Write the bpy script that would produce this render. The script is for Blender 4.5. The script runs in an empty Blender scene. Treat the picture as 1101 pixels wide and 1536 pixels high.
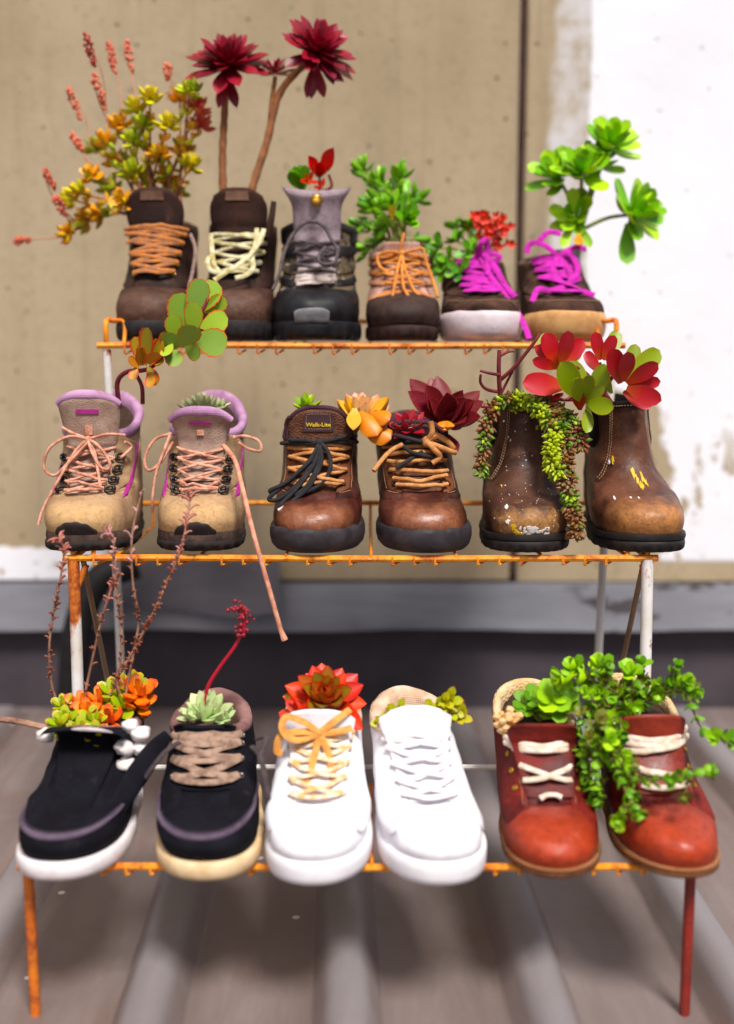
import bpy, math, random
from mathutils import Vector, Matrix, noise

# ------------------------------------------------------------------ camera, sky, sun, exposure
scene = bpy.context.scene
FPX, CX, CY, PITCH, CAMZ = 1700.0, 550.5, 768.0, math.radians(9.0), 0.72
cam_d = bpy.data.cameras.new('camera')
cam = bpy.data.objects.new('camera', cam_d)
scene.collection.objects.link(cam)
cam.location = (0, 0, CAMZ)
cam.rotation_euler = (math.pi / 2 - PITCH, 0, 0)
cam_d.sensor_fit = 'HORIZONTAL'
cam_d.sensor_width = 36.0
cam_d.lens = 36.0 * FPX / 1101.0
cam_d.clip_start = 0.02
cam_d.clip_end = 200
cam_d.dof.use_dof = True
cam_d.dof.focus_distance = 1.39
cam_d.dof.aperture_fstop = 2.1
scene.camera = cam

SUN_EL, SUN_AZ = math.radians(58), math.radians(22)      # azimuth measured from straight behind the camera, plus = from the right
world = bpy.data.worlds.new('World')
scene.world = world
world.use_nodes = True
wn = world.node_tree
sky = wn.nodes.new('ShaderNodeTexSky')
sky.sky_type = 'NISHITA'
sky.sun_disc = False
sky.sun_elevation = SUN_EL
sky.sun_rotation = math.pi + SUN_AZ
sky.air_density = 1.0
sky.dust_density = 4.0
sky.ozone_density = 0.6
wn.nodes['Background'].inputs['Strength'].default_value = 0.05
wn.links.new(sky.outputs[0], wn.nodes['Background'].inputs['Color'])
sun_d = bpy.data.lights.new('sun', 'SUN')
sun = bpy.data.objects.new('sun', sun_d)
scene.collection.objects.link(sun)
sun_d.energy = 2.4
sun_d.angle = math.radians(15)
sun_d.color = (1.0, 0.96, 0.90)
sdir = Vector((math.sin(SUN_AZ) * math.cos(SUN_EL), -math.cos(SUN_AZ) * math.cos(SUN_EL), math.sin(SUN_EL)))
sun.rotation_euler = sdir.to_track_quat('Z', 'Y').to_euler()
vs = scene.view_settings
vs.view_transform = 'Standard'
vs.look = 'None'
vs.exposure = 0.98
vs.gamma = 1.0
vs.use_curve_mapping = False
scene.cycles.use_denoising = True
scene.cycles.max_bounces = 6

# ------------------------------------------------------------------ small helpers
R = random.Random(7)
COL = scene.collection
pi = math.pi

def P(px, py, D):
    """world point that stands at depth D (metres in front of the camera) behind photo pixel px, py"""
    x, y = (px - CX) / FPX, -(py - CY) / FPX
    d = Vector((x, math.cos(PITCH) + y * math.sin(PITCH), -math.sin(PITCH) + y * math.cos(PITCH)))
    d *= D / d.y
    return d + Vector((0, 0, CAMZ))

def MPP(D):
    return D / FPX

def lin(c):
    c = c / 255.0
    return c / 12.92 if c <= 0.04045 else ((c + 0.055) / 1.055) ** 2.4

def C(r, g, b):
    return (lin(r), lin(g), lin(b), 1.0)

def cat(keys, t):
    n = len(keys) - 1
    f = max(0.0, min(1.0, t)) * n
    i = min(int(f), n - 1)
    f -= i
    p0, p1, p2, p3 = keys[max(i - 1, 0)], keys[i], keys[i + 1], keys[min(i + 2, n)]
    out = []
    for a, b, c, d in zip(p0, p1, p2, p3):
        out.append(b + 0.5 * f * (c - a + f * (2 * a - 5 * b + 4 * c - d + f * (3 * (b - c) + d - a))))
    return out

def spline(pts, per=6):
    pts = [Vector(p) for p in pts]
    n = (len(pts) - 1) * per
    return [Vector(cat(pts, i / n)) for i in range(n + 1)]

def smooth(e0, e1, x):
    t = max(0.0, min(1.0, (x - e0) / (e1 - e0)))
    return t * t * (3 - 2 * t)

class MB:
    """collects verts and faces and links them as one mesh object"""
    def __init__(self):
        self.v, self.f, self.m = [], [], []
        self.attr = None
    def add(self, verts, faces, mi=0):
        o = len(self.v)
        self.v += [tuple(v) for v in verts]
        self.f += [tuple(i + o for i in f) for f in faces]
        self.m += [mi] * len(faces)
    def grid(self, rows, wrap=False, mi=0, flip=False):
        nu = len(rows[0])
        v = [p for r in rows for p in r]
        f = []
        for j in range(len(rows) - 1):
            for i in range(nu if wrap else nu - 1):
                a, b = j * nu + i, j * nu + (i + 1) % nu
                q = (a, b, b + nu, a + nu)
                f.append(q[::-1] if flip else q)
        self.add(v, f, mi)
    def tube(self, pts, r, sides=6, normals=None, flat=1.0, cap=True, mi=0):
        """r: number or function of 0..1; flat: thickness / width when normals are given"""
        n = len(pts)
        T = []
        for i in range(n):
            t = pts[min(i + 1, n - 1)] - pts[max(i - 1, 0)]
            T.append(t.normalized() if t.length > 1e-9 else Vector((0, 0, 1)))
        if normals is None:
            a = Vector((0, 0, 1)) if abs(T[0].z) < 0.9 else Vector((1, 0, 0))
            nn = (a - T[0] * a.dot(T[0])).normalized()
            N = [nn]
            for i in range(1, n):
                nn = N[-1] - T[i] * N[-1].dot(T[i])
                N.append(nn.normalized() if nn.length > 1e-9 else N[-1])
        else:
            N = []
            for i in range(n):
                nn = normals[i] - T[i] * normals[i].dot(T[i])
                N.append(nn.normalized() if nn.length > 1e-9 else Vector((0, -1, 0)))
        rows = []
        for i in range(n):
            B = T[i].cross(N[i])
            rr = r(i / max(1, n - 1)) if callable(r) else r
            rows.append([pts[i] + N[i] * (math.sin(2 * pi * k / sides) * rr * flat) + B * (math.cos(2 * pi * k / sides) * rr) for k in range(sides)])
        o = len(self.v)
        self.grid(rows, True, mi, flip=True)
        if cap:
            self.f.append(tuple(o + k for k in range(sides)))
            self.f.append(tuple(o + (n - 1) * sides + k for k in reversed(range(sides))))
            self.m += [mi, mi]
    def box(self, lo, hi, mi=0):
        x0, y0, z0 = lo
        x1, y1, z1 = hi
        self.add([(x0, y0, z0), (x1, y0, z0), (x1, y1, z0), (x0, y1, z0), (x0, y0, z1), (x1, y0, z1), (x1, y1, z1), (x0, y1, z1)],
                 [(0, 3, 2, 1), (4, 5, 6, 7), (0, 1, 5, 4), (1, 2, 6, 5), (2, 3, 7, 6), (3, 0, 4, 7)], mi)
    def ball(self, c, r, seg=10, ring=6, scale=(1, 1, 1), wob=0.0, seed=0.0):
        rows = []
        for j in range(ring + 1):
            th = pi * j / ring
            row = []
            for i in range(seg):
                ph = 2 * pi * i / seg
                d = Vector((math.sin(th) * math.cos(ph), math.sin(th) * math.sin(ph), math.cos(th)))
                k = r * (1 + wob * noise.noise(d * 1.7 + Vector((seed, seed * 1.3, 0))))
                row.append(Vector(c) + Vector((d.x * k * scale[0], d.y * k * scale[1], d.z * k * scale[2])))
            rows.append(row)
        self.grid(rows, True, flip=True)
    def mesh(self, name, mats, sharp=40):
        me = bpy.data.meshes.new(name)
        me.from_pydata(self.v, [], self.f)
        for m in (mats if isinstance(mats, (list, tuple)) else [mats]):
            me.materials.append(m)
        if len(me.materials) > 1:
            me.polygons.foreach_set('material_index', self.m)
        if self.attr:
            a = me.color_attributes.new('leaf', 'FLOAT_COLOR', 'POINT')
            flat = [x for c in self.attr for x in c]
            a.data.foreach_set('color', flat)
        me.polygons.foreach_set('use_smooth', [True] * len(me.polygons))
        me.set_sharp_from_angle(angle=math.radians(sharp))
        me.update()
        return me
    def build(self, name, mats, parent=None, sharp=40):
        o = bpy.data.objects.new(name, self.mesh(name, mats, sharp))
        COL.objects.link(o)
        if parent is not None:
            o.parent = parent
        return o

def tag(o, label, category, group=None, kind=None):
    o['label'] = label
    o['category'] = category
    if group: o['group'] = group
    if kind: o['kind'] = kind
    return o

def empty(name, loc, rz=0.0):
    o = bpy.data.objects.new(name, None)
    o.empty_display_size = 0.03
    o.location = loc
    o.rotation_euler = (0, 0, rz)
    COL.objects.link(o)
    return o

# ------------------------------------------------------------------ materials
class NT:
    def __init__(self, name):
        self.mat = bpy.data.materials.new(name)
        self.mat.use_nodes = True
        self.t = self.mat.node_tree
        self.b = self.t.nodes['Principled BSDF']
        self._co = None
    def n(self, kind, **kw):
        nd = self.t.nodes.new(kind)
        for k, v in kw.items():
            setattr(nd, k, v)
        return nd
    def l(self, a, b):
        self.t.links.new(a, b)
    def co(self, rand=True):
        if not rand:
            return self.n('ShaderNodeTexCoord').outputs['Object']
        if self._co is None:
            tc = self.n('ShaderNodeTexCoord')
            oi = self.n('ShaderNodeObjectInfo')
            m = self.n('ShaderNodeMath', operation='MULTIPLY')
            m.inputs[1].default_value = 17.0
            self.l(oi.outputs['Random'], m.inputs[0])
            va = self.n('ShaderNodeVectorMath', operation='ADD')
            self.l(tc.outputs['Object'], va.inputs[0])
            self.l(m.outputs[0], va.inputs[1])
            self._co = va.outputs[0]
        return self._co
    def scaled(self, s):
        m = self.n('ShaderNodeMapping')
        m.inputs['Scale'].default_value = s
        self.l(self.co(), m.inputs['Vector'])
        return m.outputs[0]
    def noise(self, scale, detail=4, rough=0.55, vec=None, dist=0.0):
        nd = self.n('ShaderNodeTexNoise')
        nd.inputs['Scale'].default_value = scale
        nd.inputs['Detail'].default_value = detail
        nd.inputs['Roughness'].default_value = rough
        nd.inputs['Distortion'].default_value = dist
        self.l(vec if vec is not None else self.co(), nd.inputs['Vector'])
        return nd.outputs['Fac']
    def voro(self, scale, vec=None, feature='F1'):
        nd = self.n('ShaderNodeTexVoronoi', feature=feature)
        nd.inputs['Scale'].default_value = scale
        self.l(vec if vec is not None else self.co(), nd.inputs['Vector'])
        return nd.outputs['Distance']
    def ramp(self, fac, lo, hi, a=0.0, b=1.0):
        m = self.n('ShaderNodeMapRange', interpolation_type='SMOOTHSTEP')
        m.inputs[1].default_value = lo
        m.inputs[2].default_value = hi
        m.inputs[3].default_value = a
        m.inputs[4].default_value = b
        self.l(fac, m.inputs[0])
        return m.outputs[0]
    def mix(self, fac, a, b):
        m = self.n('ShaderNodeMix', data_type='RGBA')
        if isinstance(fac, (int, float)): m.inputs[0].default_value = fac
        else: self.l(fac, m.inputs[0])
        for k, c in ((6, a), (7, b)):
            if isinstance(c, tuple): m.inputs[k].default_value = c
            else: self.l(c, m.inputs[k])
        return m.outputs[2]
    def math(self, op, a, b=None, clamp=False):
        m = self.n('ShaderNodeMath', operation=op, use_clamp=clamp)
        for k, c in ((0, a), (1, b)):
            if c is None: continue
            if isinstance(c, (int, float)): m.inputs[k].default_value = c
            else: self.l(c, m.inputs[k])
        return m.outputs[0]
    def sep(self, vec=None):
        s = self.n('ShaderNodeSeparateXYZ')
        self.l(vec if vec is not None else self.co(False), s.inputs[0])
        return s.outputs
    def bump(self, h, strength, dist):
        bp = self.n('ShaderNodeBump')
        bp.inputs['Strength'].default_value = strength
        bp.inputs['Distance'].default_value = dist
        self.l(h, bp.inputs['Height'])
        prev = self.b.inputs['Normal'].links
        if prev:
            self.l(prev[0].from_socket, bp.inputs['Normal'])
        self.l(bp.outputs[0], self.b.inputs['Normal'])
    def col(self, c):
        if isinstance(c, tuple): self.b.inputs['Base Color'].default_value = c
        else: self.l(c, self.b.inputs['Base Color'])
    def rough(self, r):
        if isinstance(r, (int, float)): self.b.inputs['Roughness'].default_value = r
        else: self.l(r, self.b.inputs['Roughness'])
    def set(self, **kw):
        for k, v in kw.items():
            self.b.inputs[k.replace('_', ' ')].default_value = v

def m_leather(name, dark, mid, worn=None, worn_amt=0.5, rough=0.5, grain=420, bumps=0.35, fleck=None, fleck_scale=70, fleck_cut=0.14, spec=0.32, worn2=None, toe=None):
    m = NT(name)
    big = m.noise(16, 5, 0.62)
    c = m.mix(m.ramp(big, 0.30, 0.68), dark, mid)
    if worn is not None:
        w = m.noise(26, 7, 0.7, dist=0.6)
        wf = m.ramp(w, 0.62 - 0.16 * worn_amt, 0.82 - 0.16 * worn_amt, 0, 0.85)
        c = m.mix(wf, c, worn)
    if worn2 is not None:
        z = m.noise(45, 6, 0.75, m.scaled((1, 1, 2.5)))
        c = m.mix(m.ramp(z, 0.60, 0.70, 0, 0.75), c, worn2)
    if toe is not None:
        # bare, scuffed toe: wear that belongs to the front of the shoe, in the shoe's own coordinates
        tc, y0, y1, z0, z1, amt = toe
        o = m.sep()
        j = m.math('MULTIPLY', m.math('SUBTRACT', m.noise(38, 7, 0.75), 0.5), 0.055)
        ty = m.ramp(m.math('ADD', o[1], j), y1, y0)
        tz = m.ramp(m.math('ADD', o[2], m.math('MULTIPLY', j, 0.6)), z1, z0)
        br = m.ramp(m.noise(95, 6, 0.75), 0.30, 0.62, 0.45, 1.0)
        c = m.mix(m.math('MULTIPLY', m.math('MULTIPLY', m.math('MULTIPLY', ty, tz), br), amt), c, tc)
    grit = m.noise(85, 7, 0.8, dist=0.4)
    c = m.mix(m.ramp(grit, 0.50, 0.72, 0, 0.55), c, tuple(x * 0.45 for x in dark[:3]) + (1.0,))
    scr = m.noise(110, 5, 0.8, m.scaled((0.35, 0.5, 2.2)), 1.2)
    c = m.mix(m.ramp(scr, 0.60, 0.70, 0, 0.40), c, worn if worn is not None else mid)
    fine = m.noise(260, 3, 0.6)
    c = m.mix(m.ramp(fine, 0.35, 0.75, 0, 0.28), c, dark)
    if fleck is not None:
        v = m.voro(fleck_scale, m.scaled((1, 1, 1.4)))
        ms = m.noise(24, 3, 0.5)
        f = m.math('MULTIPLY', m.ramp(v, fleck_cut, fleck_cut * 0.7), m.ramp(ms, 0.56, 0.62))
        c = m.mix(f, c, fleck)
    m.col(c)
    m.rough(m.ramp(big, 0.25, 0.75, rough - 0.10, rough + 0.16))
    m.set(Specular_IOR_Level=spec)
    m.bump(m.voro(grain), bumps * 0.55, 0.0006)
    cr = m.noise(60, 6, 0.65, m.scaled((1.0, 2.2, 1.0)), 0.8)
    m.bump(cr, bumps, 0.0028)
    return m.mat

def m_fabric(name, c1, c2, scale=900, rough=0.9, dirt=None, dirt_amt=0.4, bump=0.5, pattern='weave', lo=0.35, hi=0.65, big_scale=30):
    m = NT(name)
    big = m.noise(big_scale, 5, 0.6)
    c = m.mix(m.ramp(big, lo, hi), c1, c2)
    if dirt is not None:
        d = m.noise(55, 6, 0.7)
        c = m.mix(m.ramp(d, 0.58 - 0.15 * dirt_amt, 0.74, 0, 0.9), c, dirt)
    m.col(c)
    m.rough(rough)
    m.set(Specular_IOR_Level=0.15)
    if pattern == 'weave':
        w1 = m.n('ShaderNodeTexWave', wave_type='BANDS', bands_direction='X')
        w2 = m.n('ShaderNodeTexWave', wave_type='BANDS', bands_direction='Z')
        for w in (w1, w2):
            w.inputs['Scale'].default_value = scale / 6.0
            m.l(m.co(), w.inputs['Vector'])
        h = m.math('ADD', w1.outputs['Fac'], w2.outputs['Fac'])
        m.bump(h, bump * 0.6, 0.0008)
    else:
        m.bump(m.voro(scale), bump, 0.0016)
    m.bump(m.noise(180, 4, 0.7), bump * 0.5, 0.0012)
    return m.mat

def m_rubber(name, c1, c2, rough=0.6, dirt=None, scale=40, dirt_lo=0.5, bump=0.25):
    m = NT(name)
    a = m.noise(scale, 6, 0.65)
    c = m.mix(m.ramp(a, 0.35, 0.68), c1, c2)
    if dirt is not None:
        d = m.noise(scale * 1.7, 7, 0.72, dist=0.5)
        c = m.mix(m.ramp(d, dirt_lo, dirt_lo + 0.2, 0, 0.8), c, dirt)
    m.col(c)
    m.rough(m.ramp(a, 0.3, 0.7, rough - 0.08, rough + 0.12))
    m.set(Specular_IOR_Level=0.28)
    m.bump(m.noise(150, 5, 0.7), bump, 0.0012)
    m.bump(m.noise(34, 4, 0.6), bump, 0.003)
    return m.mat

def m_lace(name, c1, c2, scale=300):
    m = NT(name)
    a = m.noise(90, 4, 0.6)
    c = m.mix(m.ramp(a, 0.36, 0.66), c1, c2)
    m.col(c)
    m.rough(0.85)
    w = m.n('ShaderNodeTexWave', wave_type='BANDS', bands_direction='DIAGONAL')
    w.inputs['Scale'].default_value = scale
    w.inputs['Distortion'].default_value = 1.5
    m.l(m.co(), w.inputs['Vector'])
    m.bump(w.outputs['Fac'], 0.5, 0.0006)
    return m.mat

def m_plain(name, c, rough=0.5, metallic=0.0, var=0.25, scale=120, alpha=None):
    m = NT(name)
    a = m.noise(scale, 4, 0.6)
    d = tuple(x * (1 - var) for x in c[:3]) + (1.0,)
    m.col(m.mix(m.ramp(a, 0.3, 0.7), c, d))
    m.rough(rough)
    m.set(Metallic=metallic)
    if alpha is not None:
        m.set(Transmission_Weight=alpha)
    return m.mat

def m_leaf(name, base, base2, edge=None, tip=None, edge_lo=0.72, tip_lo=0.75, inner=None, rough=0.42, bloom=0.0, var=0.35, spread=0.5):
    m = NT(name)
    at = m.n('ShaderNodeAttribute', attribute_name='leaf')
    s = m.n('ShaderNodeSeparateColor')
    m.l(at.outputs['Color'], s.inputs[0])
    oi = m.n('ShaderNodeObjectInfo')
    ns = m.noise(60, 4, 0.6)
    vv = m.math('ADD', m.math('MULTIPLY', oi.outputs['Random'], 1 - spread), m.math('MULTIPLY', ns, spread))
    c = m.mix(m.ramp(vv, 0.22, 0.72), base, base2)
    if inner is not None:
        c = m.mix(m.ramp(s.outputs[0], 0.0, 0.6, 0.85, 0.0), c, inner)
    jit = m.math('MULTIPLY', m.math('SUBTRACT', m.noise(140, 3, 0.6), 0.5), 0.35)
    if tip is not None:
        c = m.mix(m.ramp(m.math('ADD', s.outputs[0], jit), tip_lo, min(1.05, tip_lo + 0.28), 0, 0.95), c, tip)
    if edge is not None:
        c = m.mix(m.ramp(m.math('ADD', s.outputs[1], jit), edge_lo, min(1.05, edge_lo + 0.2), 0, 0.95), c, edge)
    sp = m.math('MULTIPLY', m.ramp(m.noise(420, 3, 0.6), 0.60, 0.70), m.ramp(m.noise(70, 3, 0.5), 0.45, 0.62))
    c = m.mix(m.math('MULTIPLY', sp, 0.45), c, C(110, 70, 34))
    dust = m.ramp(m.noise(36, 6, 0.7), 0.48, 0.75, 0, 0.10)
    c = m.mix(dust, c, C(206, 200, 176))
    hs = m.n('ShaderNodeHueSaturation')
    hs.inputs['Saturation'].default_value = 1.12
    mr = m.ramp(oi.outputs['Random'], 0, 1, 1 - var * 0.6, 1 + var * 0.4)
    m.l(mr, hs.inputs['Value'])
    m.l(c, hs.inputs['Color'])
    m.col(hs.outputs[0])
    m.rough(m.ramp(ns, 0.3, 0.7, rough - 0.06, rough + 0.14))
    m.set(Subsurface_Weight=0.10, Subsurface_Scale=0.004)
    m.b.inputs['Subsurface Radius'].default_value = (1.0, 0.8, 0.3)
    m.bump(m.noise(220, 4, 0.6), 0.18, 0.001)
    return m.mat
# ------------------------------------------------------------------ the setting: roof, wall, flashings
WALL_D = 2.10
ROOF_END = 2.07
def wx(px, py): return P(px, py, WALL_D).x
def wz(py): return P(CX, py, WALL_D).z

def m_roof():
    m = NT('weathered_roof_metal')
    st = m.noise(9, 6, 0.7, m.scaled((2.0, 0.3, 1.0)), 0.4)
    bl = m.noise(7, 6, 0.65)
    c = m.mix(m.ramp(st, 0.22, 0.80), C(112, 98, 95), C(130, 117, 114))
    c = m.mix(m.ramp(bl, 0.48, 0.74, 0, 0.45), c, C(116, 86, 72))
    rs = m.noise(3, 5, 0.6, m.scaled((7.0, 0.12, 1.0)))
    c = m.mix(m.ramp(rs, 0.62, 0.76, 0, 0.30), c, C(146, 92, 66))
    z = m.sep()[2]
    c = m.mix(m.ramp(z, 0.020, 0.042, 0, 0.5), c, C(140, 139, 145))
    v = m.voro(9.0)
    c = m.mix(m.ramp(v, 0.05, 0.035, 0, 0.8), c, C(215, 210, 205))
    m.col(c)
    m.rough(m.ramp(st, 0.3, 0.7, 0.42, 0.65))
    m.set(Metallic=0.15)
    m.bump(m.noise(90, 5, 0.7), 0.2, 0.002)
    m.bump(m.noise(5, 3, 0.5), 0.5, 0.012)
    return m.mat

# ribbed sheet: pans with round-shouldered ribs, each rib closed by a rounded end near the wall
RIB, RIB_H, RIB_W = 0.209, 0.042, 0.098
yaw = math.radians(1.7)
rb = MB()
xs = []
k0 = -14
for k in range(k0, 15):
    c0 = k * RIB + 0.012
    for q in (-0.5, -0.42, -0.36, -0.25, -0.13, 0.0, 0.13, 0.25, 0.36, 0.42):
        xs.append((c0 + q * (RIB_W if abs(q) < 0.45 else RIB), q))
def rib_h(q):
    a = abs(q)
    return 0.0 if a > 0.45 else RIB_H * (1 - smooth(0.14, 0.44, a))
ys = [-1.5, -0.5, 0.0, 0.4, 0.7, 0.9, 1.1, 1.3, 1.5, 1.7, 1.9, 1.98, 2.005, 2.025, 2.04, 2.05, 2.056, 2.06, 2.10, 2.16]
rows = []
for y in ys:
    e = 1.0 if y < 1.98 else math.sqrt(max(0.0, 1 - ((y - 1.98) / 0.08) ** 2))
    if y > 2.06: e = 0.0
    rows.append([Vector((x * math.cos(yaw) - y * math.sin(yaw), y + x * math.sin(yaw) * 0.0, rib_h(q) * e + 0.0012 * math.sin(x * 9 + y * 3))) for x, q in xs])
rb.grid(rows)
roof = rb.build('roof', m_roof(), sharp=60)
roof['kind'] = 'structure'
roof['label'] = 'brown grey ribbed metal roof under the shoe rack'

def m_concrete():
    m = NT('board_marked_concrete')
    big = m.noise(2.6, 6, 0.6)
    st = m.noise(6, 6, 0.65, m.scaled((1.6, 1, 0.18)), 0.3)
    c = m.mix(m.ramp(big, 0.3, 0.7), C(163, 144, 115), C(178, 160, 131))
    c = m.mix(m.ramp(st, 0.45, 0.80, 0, 0.4), c, C(142, 124, 98))
    c = m.mix(m.ramp(m.noise(3.2, 5, 0.7, m.scaled((2.2, 1, 0.5))), 0.56, 0.78, 0, 0.65), c, C(128, 118, 102))
    c = m.mix(m.ramp(m.noise(60, 5, 0.7), 0.5, 0.8, 0, 0.5), c, C(122, 108, 88))
    pit = m.voro(32, m.scaled((1.0, 1.0, 0.8)))
    pm = m.math('MULTIPLY', m.ramp(pit, 0.11, 0.06), m.ramp(m.noise(30, 2, 0.5), 0.47, 0.55))
    c = m.mix(m.math('MULTIPLY', pm, 0.9), c, C(88, 74, 58))
    c = m.mix(m.ramp(m.voro(75), 0.14, 0.07, 0, 0.5), c, C(92, 78, 60))
    drip = m.noise(14, 4, 0.6, m.scaled((2.4, 1, 0.09)))
    c = m.mix(m.ramp(drip, 0.56, 0.76, 0, 0.40), c, C(112, 98, 80))
    # old white paint: its own broken edge, bare chips low down, a grey-white brushed margin
    o = m.sep()
    X, Z = o[0], o[2]
    n1 = m.noise(5.5, 6, 0.6)
    jx = m.math('MULTIPLY', m.math('SUBTRACT', n1, 0.5), m.ramp(Z, wz(430), wz(600), 0.035, 0.20))
    Xj = m.math('ADD', X, jx)
    edge = m.ramp(Z, wz(560), wz(620), wx(882, 200), wx(992, 700))
    paint = m.ramp(m.math('SUBTRACT', Xj, edge), -0.004, 0.004)
    chipn = m.noise(9, 6, 0.62, m.scaled((1.3, 1, 0.75)))
    low = m.ramp(Z, wz(560), wz(760))
    chip = m.math('MULTIPLY', m.ramp(chipn, 0.575, 0.60), low)
    sc = m.math('MULTIPLY', m.ramp(m.noise(26, 4, 0.6), 0.68, 0.70), m.ramp(Z, wz(640), wz(400), 1.0, 0.0))
    paint = m.math('SUBTRACT', m.math('SUBTRACT', paint, chip, True), sc, True)
    above = m.ramp(Z, wz(846), wz(838))
    paint = m.math('MULTIPLY', paint, above)
    mjx = m.math('ADD', X, m.math('MULTIPLY', m.math('SUBTRACT', m.noise(7, 5, 0.6), 0.5), 0.06))
    margin = m.math('MULTIPLY', m.ramp(mjx, wx(822, 200), wx(836, 200)), m.ramp(m.noise(11, 6, 0.7), 0.34, 0.58, 0.15, 1.0))
    margin = m.math('MULTIPLY', margin, m.ramp(Z, wz(470), wz(380)))
    c = m.mix(m.math('MULTIPLY', margin, 0.85), c, C(212, 210, 214))
    strip = m.math('MULTIPLY', m.ramp(X, wx(172, 840), wx(150, 840)), m.ramp(m.math('ADD', Z, m.math('MULTIPLY', jx, 0.25)), wz(818), wz(824)))
    strip = m.math('MULTIPLY', strip, m.ramp(m.noise(30, 4, 0.6), 0.66, 0.60))
    paint = m.math('MAXIMUM', paint, strip)
    wh = m.mix(m.ramp(m.noise(4, 5, 0.6), 0.35, 0.7), C(240, 240, 246), C(234, 234, 242))
    c = m.mix(paint, c, wh)
    moss = m.math('MULTIPLY', m.ramp(m.noise(12, 5, 0.6), 0.60, 0.72, 0, 0.75), m.math('MULTIPLY', m.ramp(Z, wz(842), wz(850)), m.ramp(X, wx(880, 840), wx(960, 840))))
    c = m.mix(moss, c, C(128, 150, 40))
    m.col(c)
    m.rough(0.88)
    m.bump(pm, 0.9, -0.004)
    m.bump(m.noise(160, 5, 0.75), 0.35, 0.002)
    m.bump(paint, 0.7, 0.0015)
    m.bump(m.noise(12, 4, 0.6), 0.3, 0.006)
    return m.mat

conc = m_concrete()
wall = empty('concrete_wall', (0, WALL_D, 0))
tag(wall, 'weathered beige concrete wall with peeling white paint behind the rack', 'wall')
seam = [(wx(787, 0), wz(0)), (wx(769, 870), wz(870))]
sx = (seam[0][0] + seam[1][0]) / 2
WB, WT = wz(872), 2.6
def panel(x0, x1, z0, z1, name='panel', th=0.16, dy=0.0):
    b = MB()
    bv = 0.004
    # bevelled slab, front face towards the camera, mesh kept in world x/z so the paint edge stays put
    ring = [(x0, z0), (x1, z0), (x1, z1), (x0, z1)]
    inn = [(x0 + bv, z0 + bv), (x1 - bv, z0 + bv), (x1 - bv, z1 - bv), (x0 + bv, z1 - bv)]
    v = [(x, dy + bv, z) for x, z in ring] + [(x, dy, z) for x, z in inn] + [(x, dy + th, z) for x, z in ring]
    f = [(4, 5, 6, 7), (8, 11, 10, 9)] + [(i, (i + 1) % 4, 4 + (i + 1) % 4, 4 + i) for i in range(4)] + [(8 + i, 8 + (i + 1) % 4, (i + 1) % 4, i) for i in range(4)]
    b.add(v, f)
    return b.build(name, conc, wall)
left_seam = wx(279, 60)
panel(-3.2, sx - 0.0065, WB, WT, dy=0.0006)
panel(sx + 0.0065, 3.2, WB - 0.004, WT, dy=0.003)
b = MB()
b.box((sx - 0.0064, 0.012, WB + 0.01), (sx + 0.0064, 0.05, WT))
b.build('joint_filler', m_plain('rusty_joint', C(70, 42, 36), 0.9, 0, 0.5, 40), wall)
# sheet metal flashings under the concrete
def m_flash(name, a, b_, patch):
    m = NT(name)
    st = m.noise(5, 6, 0.65, m.scaled((0.5, 1, 3.0)), 0.5)
    c = m.mix(m.ramp(st, 0.3, 0.7), a, b_)
    c = m.mix(m.ramp(m.noise(18, 5, 0.7), 0.60, 0.78, 0, 0.55), c, patch)
    o = m.sep()
    t = m.math('MULTIPLY', m.ramp(m.noise(13, 5, 0.65, m.scaled((0.8, 1, 2.0))), 0.56, 0.60), m.ramp(o[0], wx(830, 900), wx(880, 900)))
    c = m.mix(m.math('MULTIPLY', t, 0.9), c, C(52, 42, 42))
    m.col(c)
    m.rough(0.6)
    m.set(Metallic=0.2)
    m.bump(m.noise(9, 4, 0.6), 0.4, 0.006)
    m.bump(m.noise(120, 4, 0.7), 0.15, 0.001)
    return m.mat
def sheet(name, x0, x1, ztop, zbot, y_of, mat, parent, nx=60, nz=10, th=0.0015, zwob=None):
    b = MB()
    fr, bk = [], []
    for j in range(nz + 1):
        r0, r1 = [], []
        for i in range(nx + 1):
            f, g = i / nx, j / nz
            x = x0 + (x1 - x0) * f
            z = ztop + (zbot - ztop) * g
            if zwob: z += zwob(x) * g
            y = y_of(x, g)
            r0.append(Vector((x, y, z)))
            r1.append(Vector((x, y + th, z)))
        fr.append(r0)
        bk.append(r1)
    b.grid(fr, flip=True)
    b.grid(bk)
    b.grid([[fr[j][0], bk[j][0]] for j in range(nz + 1)], flip=True)
    b.grid([[fr[j][-1], bk[j][-1]] for j in range(nz + 1)])
    b.grid([fr[-1], bk[-1]], flip=True)
    b.grid([fr[0], bk[0]])
    return b.build(name, mat, parent, sharp=50)
fl = empty('apron_flashing', (0, WALL_D, 0))
tag(fl, 'dull grey sheet metal flashing strip along the bottom of the concrete wall', 'flashing')
fm = m_flash('grey_flashing', C(112, 112, 120), C(136, 136, 143), C(96, 91, 98))
sheet('flashing_strip', -3.0, 3.0, wz(874), wz(941), lambda x, g: -0.002 - 0.022 * g + 0.002 * math.sin(x * 7), fm, fl, nx=120,
      zwob=lambda x: 0.0025 * math.sin(x * 11) + 0.002 * noise.noise(Vector((x * 9, 0, 0))))
b = MB()
b.box((-3.0, 0.0, wz(941) + 0.004), (3.0, 0.05, wz(872) - 0.006))
b.build('backing_board', m_plain('dark_backing', C(60, 54, 56), 0.9), fl)
fm2 = m_flash('dark_overlap_sheet', C(92, 88, 96), C(110, 106, 112), C(78, 72, 80))
pch = empty('patch_flashing', (0, WALL_D - 0.002, 0))
tag(pch, 'loose dark grey metal patch sheet lapped over the flashing below the beige boots', 'flashing')
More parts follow.
